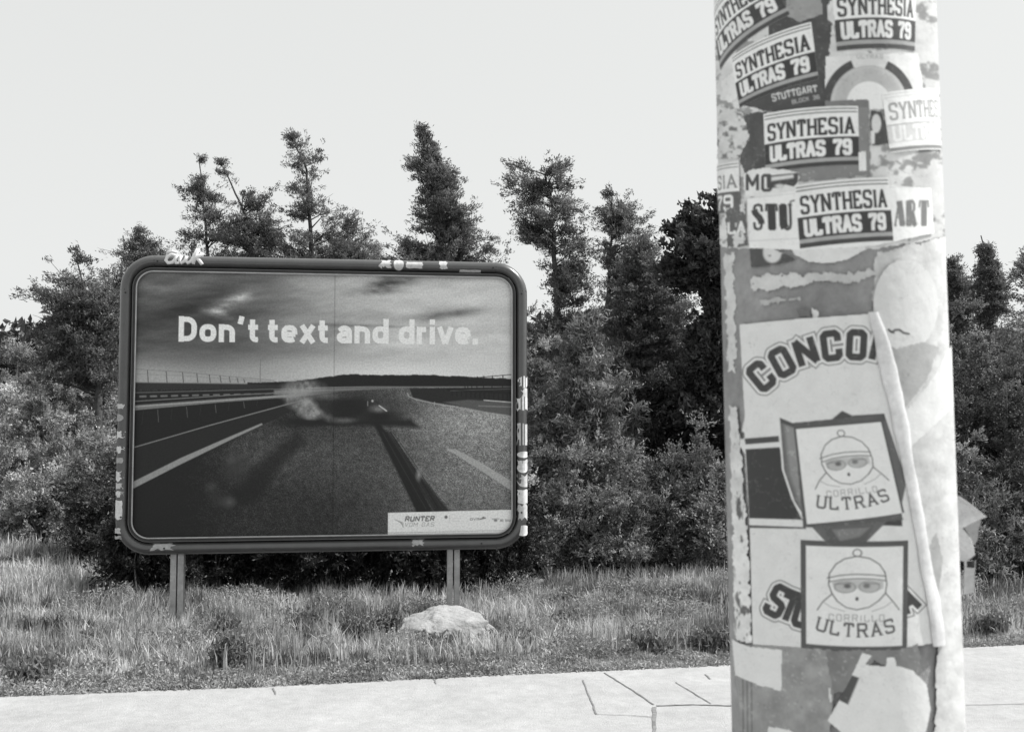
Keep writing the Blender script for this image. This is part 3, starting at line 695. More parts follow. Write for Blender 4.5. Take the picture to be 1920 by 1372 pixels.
def sheet_px(poly, art, label=None, step=1.15, seed=0, torn=0.0, amt=.14, k=1.26, aa=1.3, base=205, name='sticker'):
    """irregular sheet: outline and print given in photo pixels, laid on the pole's surface"""
    LY[0] += 1; lift = .0004 + .00008 * LY[0]
    cs = np.array([cyl(*p) for p in poly]); xs_ = [p[0] for p in poly]; t0, z0_ = cs.min(0) - [.30 if min(xs_) < 1375 else .02, .004]; t1, z1_ = cs.max(0) + [.30 if max(xs_) > 1745 else .02, .004]
    nx = int((t1-t0)*PR/ (.00070*step)) + 2; ny = int((z1_-z0_) / (.00070*step)) + 2
    T, Zz = np.meshgrid(np.linspace(t0, t1, nx), np.linspace(z1_, z0_, ny))
    P = cylpos(T.ravel(), Zz.ravel(), lift); X, Y = proj_arr(P)
    c_ = Canvas(X, Y, base, aa)
    keep = -c_.poly_sdf(X, Y, poly) > torn * 22 * np.maximum(fbm(X/9, Y/9, 300+seed, 4) - .38, 0)
    if art: art(c_)
    V_ = age(c_.V, X, Y, amt, 200 + seed)
    crk = (fbm(T.ravel()*40, Zz.ravel()*160, 70+seed, 3) - .5) * .00005
    P = cylpos(T.ravel(), Zz.ravel(), lift + crk)
    o = print_sheet(name, P, V_, nx, ny, M['sticker'], pole, keep, k)
    if label: o['label'] = label
    return o
DK, LT = 62, 224
def syn(fade=0.0, dark=DK):
    def art(c):
        d = dark + fade*70; dd = dark + fade*85
        c.V[:] = LT
        c.stroke([(3,5),(173,5)], 2.0, d+20); c.stroke([(3,11.5),(173,11.5)], 2.0, d+20)
        c.text('SYNTHESIA', 10, 54, 30, 156, 'BL', .17, .34, dd, slab=.15)
        c.rect(0, 61, 176, 102, d); c.rect(0, 102, 176, 109, 158); c.rect(0, 109, 176, 118, d+6)
        c.text('ULTRAS 79', 14, 95, 26.5, 146, 'BL', .20, .36, LT-8, slab=.13, bands=[(1.0, LT-6)])
    return art
L_syn = 'white over black sticker reading SYNTHESIA ULTRAS 79, '
plain = lambda v: (lambda c: c.V.__setitem__(slice(None), v))
# underlying paper of the upper half
sheet_px([(1300,-25),(1800,-25),(1800,200),(1810,440),(1640,470),(1400,470),(1310,460)], (lambda c: c.V.__setitem__(slice(None), 204 - 22*sstep(1690, 1740, c.X) - 60*sstep(.56,.66,fbm(c.X/24, c.Y/18, 91, 5)))), 'worn pale paper layer under the upper stickers', 1.6, 1, .5, .2)
sheet_px([(1640,470),(1812,430),(1822,640),(1830,760),(1740,800),(1690,760),(1640,640),(1632,560)], plain(186), 'bleached paper remnant on the right side below the upper stickers', 1.6, 2, .8, .30)
sheet_px([(1355,470),(1378,470),(1384,640),(1380,700),(1362,700)], plain(190), 'thin pale strip of torn paper down the left side', 2.0, 3, .8, .2)
# top left cluster
sheet_px([(1440,-20),(1572,-20),(1560,60),(1548,205),(1440,212),(1392,200),(1440,120)], plain(78), 'dark sticker between the two upper left stickers', 1.8, 4, .3, .2)
sheet_px([(1476,-20),(1541,-20),(1544,28),(1500,44),(1470,30)], plain(150), 'grey torn sticker at the very top', 1.8, 5, .2, .2)
def band(c):
    c.V[:] = 78; c.text('STUTTGART', 6, 22, 12, 84, 'BL', .2, .34, 205); c.text('BLOCK 36', 42, 36, 7, 50, 'BL', .18, .34, 190)
sticker([(1440,170),(1540,150),(1545,190),(1450,212)], (100,42), band, 'dark sticker with small white words under the tilted one', seed=6)
sticker([(1326,25),(1438,-62),(1482,28),(1352,132)], (176,118), syn(.1), L_syn + 'steeply tilted at the top left', seed=7)
sheet_px([(1352,150),(1385,125),(1392,180),(1372,196),(1350,190)], plain(214), 'small torn white scrap left of the tilted stickers', 2, 8, .6, .2)
sticker([(1372,108),(1521,42),(1535,150),(1388,203)], (176,118), syn(), L_syn + 'tilted, second from the top', seed=9)
sticker([(1558,-22),(1716,-18),(1714,97),(1569,97)], (176,118), syn(.15), L_syn + 'at the top right edge', seed=10)
sheet_px([(1549,10),(1562,-10),(1568,70),(1556,66),(1560,45),(1550,38)], plain(205), 'white scrap left of the top right sticker', 2, 11, .3)
# roundel
def roundel(c):
    c.V[:] = 214; cx_, cy_ = 1629, 196
    r_ = np.hypot(c.X-cx_, (c.Y-cy_)*.98); an = np.degrees(np.arctan2(cy_-c.Y, c.X-cx_))
    c.draw(np.maximum(r_-87, 66-r_), 182); c.draw(r_-66, 176); c.draw(r_-42, 222)
    ring = np.maximum(r_-87, 72-r_); c.draw(np.where((an > 66) & (an < 112), 5, ring), 76)
    c.V = np.where((np.maximum(r_-94, 72-r_) < 0) & (an > 66) & (an < 112), 205, c.V)
    c.text('ULTRAS', 1607, 110, 7, 48, 'BL', .2, .4, 160)
sheet_px([(1547,106),(1722,98),(1738,205),(1545,208)], roundel, 'pale round emblem sticker with concentric rings', 1.15, 12, .15, .10)
# middle cluster
sheet_px([(1600,192),(1630,188),(1634,330),(1470,345),(1436,330),(1440,215)], plain(126), 'grey sticker edge showing behind the middle sticker', 1.8, 13, .1, .12)
sheet_px([(1545,188),(1628,186),(1628,202),(1545,205)], plain(118), 'grey strip above the middle sticker', 2, 14, .1)
sheet_px([(1390,215),(1440,205),(1442,330),(1395,330),(1382,290),(1402,262)], plain(82), 'torn black sticker left of the middle sticker', 1.8, 15, .5, .3)
def crump(c): c.V[:] = 196; c.V += -90*sstep(.55, .72, fbm(c.X/14, c.Y/11, 44, 4))
sheet_px([(1347,196),(1392,205),(1408,255),(1385,300),(1342,300)], crump, 'crumpled grey sticker on the left side', 1.8, 16, .5, .3)
sticker([(1433,215),(1608,200),(1611,310),(1437,326)], (176,118), syn(), L_syn + 'level and clearest, in the middle', seed=17)
sheet_px([(1608,285),(1624,282),(1626,322),(1610,322)], plain(220), 'small white tab right of the middle sticker', 1.6, 18, .05)
def tag1(c): c.V[:] = 76; c.ellipse(1643, 232, 9, 18, 205); c.poly([(1628,245),(1640,245),(1640,270),(1628,272)], 210)
sheet_px([(1630,205),(1652,208),(1668,240),(1676,270),(1632,275)], tag1, 'black and white scrap right of the middle sticker', 1.5, 19, .3)
sticker([(1652,176),(1756,168),(1762,282),(1667,288)], (150,118), (lambda c: (c.V.__setitem__(slice(None), 222), c.stroke([(3,5),(150,5)],1.5,185), c.stroke([(3,11),(150,11)],1.5,188),
        c.text('SYNTHESI', 10, 54, 30, 136, 'BL', .15, .34, 150, slab=.15), c.rect(0, 64, 150, 66, 150), c.rect(0,66,150,100,196), c.text('ULTRAS', 12, 95, 26, 120, 'BL', .20, .36, 226, slab=.13), c.rect(0,109,150,116,128))),
        'bleached sticker reading SYNTHESIA ULTRAS on the right edge', seed=20, amt=.06)
sticker([(1338,310),(1388,302),(1390,398),(1345,402)], (70,98), (lambda c: (c.V.__setitem__(slice(None), 214), c.stroke([(2,6),(68,5)],1.6,110), c.stroke([(2,12),(68,11)],1.6,110),
        c.text('SIA', 14, 50, 24, 50, 'BL', .15, .3, 120, slab=.1), c.rect(0,58,70,98,90), c.text('79', 12, 92, 26, 44, 'BL', .22, .3, 212))),
        'sticker end reading SIA over 79 at the left edge', seed=21, amt=.2)
def mo(c):
    c.V[:] = 214; c.text('MO', 1401, 357, 28, 44, 'RO' if False else 'BL', .2, .35, 74)
    c.poly([(1437,330),(1497,324),(1496,342),(1488,350),(1472,346),(1466,352),(1438,353)], 74)
    c.poly([(1446,332),(1488,327),(1488,334),(1446,340)], 205, aa=3); c.ellipse(1462,349,9,4,200,aa=3)
sheet_px([(1392,330),(1402,318),(1440,312),(1500,322),(1500,368),(1398,372)], mo, 'torn white sticker with a letter M', 1.2, 22, .3)
def dkb(c):
    c.V[:] = 92; c.V += 100*sstep(.52, .62, fbm(c.X/12, c.Y/10, 47, 3))
    c.text('LA', 1366, 437, 20, 30, 'BL', .25, .3, 210)
sheet_px([(1358,392),(1398,380),(1402,462),(1364,468)], dkb, 'black and white torn sticker scraps left of the serif lettering', 1.3, 23, .3, .25)
def blob8(c): c.V[:] = 80; c.ellipse(1448, 476, 17, 17, 196, aa=4); c.ellipse(1443,478,3,3,90,aa=2); c.poly([(1430,462),(1460,462),(1470,475),(1432,480)], 196, aa=3)
sheet_px([(1404,462),(1430,456),(1496,486),(1486,492),(1408,503)], blob8, 'black sticker corner below the serif sticker', 1.3, 24, .2)
sheet_px([(1470,445),(1635,430),(1622,470),(1590,488),(1552,495),(1515,492),(1488,478)], plain(206), 'round pale sticker edge below the lettering', 1.8, 25, .05, .08)
def stg(c):
    c.V[:] = 220; c.stroke([(1400,372),(1560,356),(1745,348)], 1.5, 196); c.stroke([(1405,452),(1500,447)], 1.2, 190)
    c.text('STU', 1414, 430, 46, 72, 'RO', .30, .22, 66, shear=-.04)
    c.stroke([(1481,392),(1482,378),(1489,376)], 2.5, 80)
    c.text('ART', 1677, 423, 46, 64, 'RO', .22, .2, 118)
sheet_px([(1400,371),(1480,358),(1570,352),(1660,346),(1746,352),(1752,438),(1640,462),(1500,470),(1404,466)], stg, 'white sticker with large serif letters STU and ART', 1.1, 26, .1, .08)
sticker([(1491,349),(1664,334),(1673,452),(1501,467)], (176,118), syn(.05), L_syn + 'covering the serif lettering', seed=27)
# bare concrete zone: paper remnants
def remn(v, sd): return lambda c: c.V.__setitem__(slice(None), v) 
for i, (pl, v_) in enumerate([([(1402,520),(1440,510),(1482,508),(1520,512),(1524,535),(1450,545),(1410,552)], 190),
        ([(1500,512),(1560,506),(1600,506),(1640,500),(1652,512),(1620,532),(1560,534),(1510,530)], 178),
        ([(1420,560),(1500,552),(1505,566),(1425,575)], 168), ([(1520,577),(1536,575),(1536,600),(1522,600)], 192)]):
    sheet_px(pl, plain(v_), 'worn paper remnant on the bare band of concrete', 1.6, 30+i, .9, .2)
sheet_px([(1494,579),(1520,577),(1521,596),(1496,597)], plain(104), 'small dark scrap above the arched lettering', 1.6, 36, .3)
def squig(c):
    c.V[:] = 196; c.stroke([(1666,618),(1672,623),(1678,619),(1686,618),(1694,624),(1704,626)], 4.0, 82)
    c.stroke([(1668,620),(1676,624)], 3, 60)
el = [(1698+62*math.cos(R(a)), 572+88*math.sin(R(a))) for a in range(0, 360, 15)]
sheet_px(el, squig, 'large white oval sticker with a small dark squiggle', 1.3, 37, .1, .05)
# lower right papers and a patch of painted shade
sheet_px([(1688,640),(1700,690),(1770,640),(1835,700),(1845,900),(1850,1100),(1855,1380),(1750,1380),(1755,1200),(1720,1000),(1690,860),(1660,760)], plain(180), 'bleached paper over the lower right side', 1.6, 38, .5, .28)
sheet_px([(1786,640),(1792,760),(1700,850),(1678,792),(1740,720)], plain(200), 'diagonal white paper band on the right side', 1.6, 39, .3, .12)
sheet_px([(1655,655),(1730,640),(1762,650),(1740,715),(1680,790),(1668,740)], plain(158), 'grey patch of painted shade between the oval and the diagonal band', 2.0, 40, .4, .15)  # shaded zone of the pole painted as a flat grey sheet
sheet_px([(1738,1030),(1756,990),(1770,1050),(1760,1110),(1748,1160),(1738,1100)], plain(150), 'grey wedge of bare pole on the lower right', 2.0, 41, .3, .2)
# left torn strip
def strip(c):
    c.V[:] = 186 + 20*sstep(600, 1200, c.Y); c.V += -110*sstep(.60, .70, fbm(c.X/9, c.Y/26, 53, 4)) * sstep(1372, 1384, c.X)
sheet_px([(1364,760),(1384,760),(1396,900),(1404,1000),(1412,1208),(1376,1200),(1370,1000)], strip, 'torn pale strip with dark letter remains down the left edge', 1.6, 42, .6, .25)
# the big club sheet
def arcpath(cx_, cy_, r_, a0, a1):
    def f(u_):
        a = R(a0 + (a1-a0)*u_); return (cx_ + r_*math.cos(a), cy_ - r_*math.sin(a), math.pi/2 - a)
    return f
def arcunder(cx_, cy_, r_, a0, a1):
    def f(u_):
        a = R(a0 + (a1-a0)*u_); return (cx_ + r_*math.cos(a), cy_ - r_*math.sin(a), -math.pi/2 - a)
    return f
def club(c):
    c.V[:] = 204
    ot = [(3.6+5.4, 92), (3.6+3.6, 205), (2.4, 205), (0.2, 70)]
    ot = [(8.2, 110), (6.2, 206), (1.2, 66)]
    c.text('CONCOR', 0, 0, 46, 262, 'BL', .235, .42, 70, path=arcpath(1592, 905, 236, 132.5, 73), bands=ot)
    # stripes and black field
    c.poly([(1396,822),(1460,817),(1461,828),(1398,833)], 74); c.ellipse(1392, 816, 4, 7, 74)
    c.poly([(1398,842),(1462,838),(1474,900),(1496,950),(1506,974),(1405,971)], 60)
    c.poly([(1402,984),(1510,988),(1512,991),(1402,989)], 76)
    c.poly([(1630,970),(1690,962),(1692,986),(1640,984)], 66)
    # shield
    sh = [(1462,783),(1486,793),(1560,786),(1579,770),(1598,779),(1650,776),(1658,776),(1700,900),(1690,950),(1622,1018),(1575,1028),(1545,1012),(1520,985),(1490,940),(1470,880)]
    c.poly([(1463,838),(1466,880),(1484,935),(1503,972),(1510,972),(1490,930),(1472,880),(1468,838)], 206, aa=1.5)
    c.poly(sh, 96); c.poly([(1470,795),(1486,800),(1500,800),(1516,975),(1500,945),(1480,890)], 132, aa=8)
    c.poly([(1462,783),(1486,793),(1560,786),(1579,770),(1598,779),(1658,775),(1660,788),(1500,800),(1486,800),(1464,792)], 76)
    c.poly([(1546,990),(1640,984),(1622,1012),(1575,1026),(1552,1012)], 88); c.poly([(1560,992),(1632,988),(1612,1006),(1575,1014)], 118, aa=4)
    c.text('STUTTGARDIA', 0, 0, 52, 440, 'BL', .21, .42, 66, path=arcunder(1574, 905, 276, -119.5, -58), bands=[(7.5, 108), (5.4, 206), (1.0, 64)])
sheet_px([(1386,608),(1500,597),(1629,588),(1665,720),(1700,900),(1722,1020),(1752,1205),(1706,1214),(1560,1218),(1411,1208),(1406,1000),(1396,850),(1386,835),(1390,810),(1396,780)],
         club, 'large club sheet with arched outlined letters CONCOR above a dark shield', 1.0, 43, .03, .06)
def hood(c):                                         # line drawing of a hooded, masked head under a bobble hat
    L = 92; s_0, p_0 = c.stroke, c.poly; mp = lambda q: [(101 + (a_-101)*1.28, b_) for a_, b_ in q]
    st = lambda q, *a_, **k_: s_0(mp(q), *a_, **k_)
    st([(63,59),(62,80),(66,95),(74,110)], 2.2, L); st([(140,57),(143,78),(141,95),(132,108)], 2.2, L)
    st([(64,58),(72,42),(84,32),(101,27),(118,31),(132,42),(140,57)], 2.0, L)
    c.ellipse(101, 21, 7.5, 6.5, L, ring=1.8)
    st([(60,68),(80,62),(101,60),(122,61),(142,64)], 1.8, L); st([(62,75),(82,70),(101,68),(124,69),(142,72)], 1.8, L)
    c.poly(mp([(66,74),(100,70),(138,72),(138,86),(120,94),(106,86),(96,86),(84,96),(70,90)]), 178, aa=3)
    c.ellipse(80, 84, 17, 9, 168, aa=4); c.ellipse(123, 83, 17, 9, 170, aa=4); c.ellipse(80, 84, 18, 10, 140, ring=1.8); c.ellipse(123, 83, 18, 10, 146, ring=1.8)
    c.ellipse(84, 82, 6, 4, 96, aa=3); c.ellipse(118, 81, 6, 4, 112, aa=3); st([(70,79),(92,77)], 1.8, 120); st([(110,76),(132,78)], 1.8, 126)
    c.ellipse(101, 105, 2.8, 3.6, 80); st([(74,110),(86,121),(101,125),(118,120),(132,108)], 1.8, L)
    st([(66,98),(54,112),(46,128)], 2.0, L); st([(142,96),(152,110),(162,126)], 2.0, L)
    st([(54,112),(66,122),(84,128)], 1.4, 150); st([(152,110),(140,120),(122,128)], 1.4, 150)
    c.text('CORRILLO', 52, 146, 11.5, 98, 'BL', .17, .40, 156)
    c.text('ULTRAS', 0, 0, 23, 142, 'BL', .17, .42, 84, slab=.13, path=arcunder(102, -90, 264, -106, -75))
def sq(bord):
    def art(c):
        c.V[:] = 84; c.poly([(bord,bord),(196-bord,bord),(196-bord,202-bord),(bord,202-bord)], 212)
        hood(c)
    return art
sheet_px([(1488,792),(1655,776),(1694,975),(1600,985),(1505,990)], plain(88), 'dark grey backing of the upper square sticker', 1.4, 44, .03)
sticker([(1490,800),(1652,786),(1692,960),(1510,982)], (196,196), sq(5), 'tilted square sticker with a hooded masked head and the word ULTRAS, upper one', seed=45, amt=.05)
sticker([(1503,1011),(1699,1012),(1697,1218),(1504,1214)], (196,202), sq(10), 'black-bordered square sticker with a hooded masked head and the word ULTRAS, lower one', seed=46, amt=.05)
# bottom papers
def lines(c): c.V[:] = 150; [c.stroke([(xx,1200),(xx+2,1380)], 2.2, 112) for xx in (1392,1400,1408)]; c.V += -26*fbm(c.X/16, c.Y/22, 71, 4)
sheet_px([(1380,1205),(1560,1216),(1570,1260),(1556,1380),(1388,1380)], lines, 'grey worn backing at the bottom of the view', 1.8, 47, .1, .25)
sheet_px([(1372,1197),(1400,1210),(1467,1217),(1466,1296),(1420,1284),(1378,1266)], plain(206), 'blank white sticker at the lower left', 1.8, 48, .03, .05)
sheet_px([(1546,1218),(1600,1216),(1690,1215),(1722,1205),(1732,1260),(1700,1275),(1640,1240),(1600,1300),(1560,1300)], plain(120), 'grey torn sticker under the lower square', 1.8, 49, .3, .2)
sheet_px([(1552,1288),(1558,1287),(1561,1316),(1555,1318)], plain(205), 'thin white sliver on the grey backing', 1.5, 50)
def lastp(c): c.V[:] = 208; c.poly([(1597,1265),(1611,1270),(1590,1320),(1572,1311)], 80); c.stroke([(1611,1270),(1590,1320)], 1.5, 150)
sheet_px([(1616,1222),(1636,1228),(1624,1245),(1660,1248),(1662,1232),(1678,1230),(1682,1246),(1712,1255),(1738,1282),(1746,1330),(1735,1380),(1585,1380),(1550,1350),(1572,1312),(1596,1264)],
         lastp, 'crooked pale sticker with a short black bar at the bottom', 1.3, 51, .05, .06)
sheet_px([(1440,1360),(1480,1366),(1500,1380),(1436,1380)], plain(208), 'white sticker corner at the bottom edge', 2, 52)
# peeling folded edge of the club sheet: a long narrow roll of paper standing off the pole
rollp = [(1634,586),(1650,640),(1664,700),(1681,780),(1699,880),(1714,960),(1729,1050),(1744,1130),(1755,1208)]
T_, Z_ = np.array([cyl(*p) for p in rollp]).T
tt = np.linspace(0, 1, 60); Ti = np.interp(tt, np.linspace(0, 1, len(T_)), T_); Zi = np.interp(tt, np.linspace(0, 1, len(Z_)), Z_)
vs = []; na = 13
for i in range(60):
    wd = .0092 * (0.95 + .15*math.sin(i*.13)) * min(1, .62 + i*.03); 
    for j in range(na):
        a = math.pi * j / (na-1)
        off = math.cos(a)*wd*(1 + .22*mnoise.noise(Vector((i*.23, 3*(j > 6), 1)))); hh = math.sin(a)**.6*.0028*(1+.3*math.sin(i*.37)) + .0050
        if j == na-1: hh = .0046
        if j == 0: hh = .0045
        vs.append(cylpos(np.array(Ti[i] + off/PR), np.array(Zi[i]), hh))
mb = MB(); mb.add(vs, [(i*na+j, (i+1)*na+j, (i+1)*na+j+1, i*na+j+1) for i in range(59) for j in range(na-1)])
tag(mb.build('peeled_edge', pap[0], pole, True), 'rolled white paper edge running diagonally down the pole')
# loose flaps of tape standing off the right side
def flap(name, pts, m, label, dy=0.0):
    bm = bmesh.new(); vv = []
    for (px, py, D) in pts:
        wv = Vector(at(px, py, D)) - Vector(pole.location); vv.append(bm.verts.new(RL.inverted() @ wv))
    for t in range(1, len(vv)-1): bm.faces.new((vv[0], vv[t], vv[t+1]))
    me = bpy.data.meshes.new(name); 
    bmesh.ops.subdivide_edges(bm, edges=bm.edges, cuts=3, use_grid_fill=True)
    for v_ in bm.verts:
        nn = mnoise.noise(v_.co * 60); v_.co.y += nn * .004; v_.co.x += mnoise.noise(v_.co*80)*.001
    bm.to_mesh(me); bm.free(); o = link(name, me, m, pole)
    s_ = o.modifiers.new('thick', 'SOLIDIFY'); s_.thickness = .0006
    return tag(o, label)
flap('loose_flap', [(1786,930,1.37),(1800,930,1.35),(1852,969,1.33),(1822,980,1.34),(1800,992,1.35),(1778,1002,1.36)], pap[0], 'pointed white paper flap sticking out on the right')
flap('loose_flap', [(1772,1000,1.355),(1800,985,1.34),(1822,1012,1.33),(1829,1040,1.33),(1808,1052,1.34),(1785,1048,1.35)], pap[0], 'crumpled white tape bunched below the pointed flap')
flap('loose_flap', [(1806,985,1.37),(1838,975,1.36),(1832,1010,1.37),(1827,1022,1.37)], pap[2], 'translucent grey tape end behind the flap')
flap('loose_flap', [(1808,1050,1.36),(1828,1050,1.36),(1826,1110,1.37),(1806,1114,1.37)], pap[1], 'narrow white tape hanging below the crumpled tape')
flap('loose_flap', [(1811,1051,1.335),(1828,1050,1.335),(1826,1064,1.335),(1812,1063,1.335)], M['seam'], 'short black tape end on the hanging tape')

# ================================================================ ROCK
bm = bmesh.new(); bmesh.ops.create_icosphere(bm, subdivisions=6, radius=1.0)
rr_ = random.Random(12); cuts = []
for i in range(26):
    n_ = Vector((rr_.gauss(0,1), rr_.gauss(0,1), rr_.gauss(0,1)*.8)).normalized(); cuts.append((n_, rr_.uniform(.72, .93)))
cuts.append((Vector((.05, -.15, 1)).normalized(), .66)); cuts.append((Vector((-.55, -.2, .8)).normalized(), .70))
for v_ in bm.verts:
    c0 = v_.co.copy()
    for n_, d_ in cuts:
        e_ = c0.dot(n_) - d_
        if e_ > 0: c0 -= n_ * e_ * .93
    k1 = c0 * 3.1; cr_ = mnoise.voronoi(k1 + Vector((2, 5, 1)))[0]; crack = min(1, (cr_[1]-cr_[0])*6)
    c0 *= 1 + .06*mnoise.fractal(c0*2.8, .8, 2.2, 6) - .085*(1-min(1, crack*1.8))*max(0, mnoise.noise(c0*1.7 + Vector((9,0,0)))+.25)
    v_.co = Vector((c0.x*.50, c0.y*.34, c0.z*.30))
me = bpy.data.meshes.new('boulder'); bm.to_mesh(me); bm.free()
me.polygons.foreach_set('use_smooth', [True]*len(me.polygons))
rk = link('boulder', me, M['rock'])
rp = at(840, 1175, 8.95); rk.scale = (1.02, 1, 1.0); rk.location = (rp[0], rp[1], float(gz(rp[0], rp[1])) + .07); rk.rotation_euler = (0, R(3), R(-6))
tag(rk, 'flat pale boulder lying in the grass below the right post of the billboard', 'boulder')

# ================================================================ VEGETATION
def leaves_mesh(name, Cn, ln, wd, up=0.4, tone=None, dirs=None, seed=0):
    """diamond shaped leaves at centres Cn"""
    r = np.random.default_rng(seed); N = len(Cn)
    d = r.normal(size=(N, 3)); d[:,2] += up
    if dirs is not None: d = d*.55 + dirs
    d /= np.linalg.norm(d, axis=1)[:,None] + 1e-9
    q = r.normal(size=(N, 3)); s_ = np.cross(d, q); s_ /= np.linalg.norm(s_, axis=1)[:,None] + 1e-9
    L = ln * r.uniform(.6, 1.35, N)[:,None]; W = wd * r.uniform(.6, 1.3, N)[:,None]
    bend = np.cross(s_, d) * L * .18
    a = Cn - d*L*.5; b = Cn + s_*W*.5 + bend; c = Cn + d*L*.5; e = Cn - s_*W*.5 + bend
    V = np.stack([a, b, c, e], 1).reshape(-1, 3)
    Fc = np.arange(N*4).reshape(N, 4)
    me = mesh_np(name, V, Fc)
    if tone is None: tone = np.ones(N)
    tv = np.repeat((tone * r.uniform(.72, 1.3, N)).astype(np.float32), 4)
    at_ = me.attributes.new('tone', 'FLOAT', 'POINT'); at_.data.foreach_set('value', tv)
    return me

def tree(name, label, cat, D, trunk_px, env, nclump=170, per=70, leaf=(.070,.020), m='leaf_p', whorl=0.0, flat=.40, rc=.30, trad=.11, group=None, seed=1, kind='pine', rise=.35, tonev=1.0, thin=.50):
    r = np.random.default_rng(seed)
    tp = [at(px, py, D) for px, py in trunk_px]                  # bottom -> top
    ground = float(gz(tp[0][0], D)); base = np.array([tp[0][0] + r.uniform(-.1,.1), D, ground - .1]); tp = [base] + tp
    root = thing(name, (float(base[0]), float(D), ground), label, cat, group); off = np.array([base[0], D, ground])
    for i in range(1, len(tp)): tp[i][1] += r.uniform(-.12, .12)
    tz = np.array([p[2] for p in tp]); tx = np.array([p[0] for p in tp]); ty = np.array([p[1] for p in tp]); H = tz[-1] - tz[0]
    env = sorted(env); ez = np.array([at(e[1], e[0], D)[2] for e in env])[::-1]
    exl = np.array([at(e[1], e[0], D)[0] for e in env])[::-1]; exr = np.array([at(e[2], e[0], D)[0] for e in env])[::-1]
    mb = MB()
    tpp = []; 
    for i in range(len(tp)-1):
        for k_ in range(4): tpp.append(tp[i] + (tp[i+1]-tp[i])*k_/4 + r.normal(0, .015, 3)*(i+k_ > 0))
    tpp.append(tp[-1])
    mb.tube([q - off for q in tpp], [trad*(1 - .88*((q[2]-tz[0])/H)) for q in tpp], 8)
    wz = np.linspace(0, 1, 200); zz = ez[0] + (ez[-1]-ez[0])*wz; wid = np.interp(zz, ez, exr-exl) + .15; cdf = np.cumsum(wid**1.25); cdf /= cdf[-1]
    levels = None
    if whorl: levels = np.arange(ez[0], ez[-1] + whorl, whorl) + r.uniform(-.12, .12, len(np.arange(ez[0], ez[-1] + whorl, whorl)))*whorl
    bst = []; ben = []; btn = []; bsz = []
    nclump = int(nclump*thin)
    for i in range(nclump):
        z = float(np.interp(r.random(), cdf, zz))
        if levels is not None: z = float(levels[np.argmin(np.abs(levels - z))] + r.normal(0, .15))
        xl, xr = np.interp(z, ez, exl), np.interp(z, ez, exr); c_ = (xl+xr)/2; h = (xr-xl)/2
        h_in = max(h*r.choice([.6,.9,1.1,1.2,1.4]) - rc*.5, .04)
        s_ = r.uniform(-1, 1); s_ = np.sign(s_)*abs(s_)**.75
        x = c_ + h_in*s_; dy = math.sqrt(max(0, 1-s_*s_))*r.uniform(-1, 1)*min(h_in, 1.6)
        zs_ = z - rise*math.hypot(x - np.interp(z, tz, tx), dy) - .05
        zs_ = min(max(zs_, tz[0] + .3), tz[-1])
        st = np.array([np.interp(zs_, tz, tx), np.interp(zs_, tz, ty), zs_]); en = np.array([x, D+dy, z])
        mid = (st+en)/2 + r.normal(0, .05, 3) + np.array([0, 0, .05])
        L = np.linalg.norm(en-st); br = min(.010 + .012*L, trad*.45)
        mb.tube([st-off, mid-off, en-off], [br, br*.65, br*.25], 5)
        bt = r.uniform(.7, 1.3)
        bst.append(st); ben.append(en); btn.append(bt); bsz.append(rc*r.uniform(.7, 1.25)*min(1.0, .18 + h/.6))
    # side twigs in sprays, each carrying tufts
    st_, en_, tn_, sz_ = [np.array(q) for q in (bst, ben, btn, bsz)]
    KT = 7; nb = len(st_)
    f = r.uniform(.45, 1.0, (nb, KT)); o_ = st_[:,None] + (en_-st_)[:,None]*f[:,:,None]
    bd = (en_-st_)/(np.linalg.norm(en_-st_, axis=1)[:,None]+1e-6)
    td = bd[:,None]*.6 + r.normal(size=(nb, KT, 3))*np.array([.95,.95,.95*flat]) + np.array([0,0,.18]); td /= np.linalg.norm(td, axis=2)[:,:,None]
    tl = sz_[:,None]*r.uniform(.5, 1.9, (nb, KT))
    tn2 = (tn_[:,None]*r.uniform(.7, 1.35, (nb, KT)))
    for i in range(nb):
        for j in range(KT):
            if r.random() < .5: mb.tube([o_[i,j]-off, o_[i,j]+td[i,j]*tl[i,j]-off], [.007, .003], 3)
    KU = 5; g_ = r.uniform(.15, 1.05, (nb, KT, KU)); tc = (o_[:,:,None] + td[:,:,None]*(tl[:,:,None]*g_)[...,None]).reshape(-1, 3)
    tc = tc + r.normal(0, .028, tc.shape); tdd = np.repeat(td.reshape(-1, 3), KU, 0); tt_ = np.repeat(tn2.ravel(), KU)*r.uniform(.75, 1.3, len(tc))
    n_ = max(3, int(per*.15)); lc = np.repeat(tc, n_, 0) + r.normal(size=(len(tc)*n_, 3))*np.array([.040,.040,.026])
    td = tdd; 
    mb.build('trunk', M['bark'], root, True)
    me = leaves_mesh('crown', lc - off, leaf[0], leaf[1], .5, np.repeat(tt_, n_)*tonev, np.repeat(td, n_, 0)*.8, seed)
    link('crown', me, M[m], root)
    return root

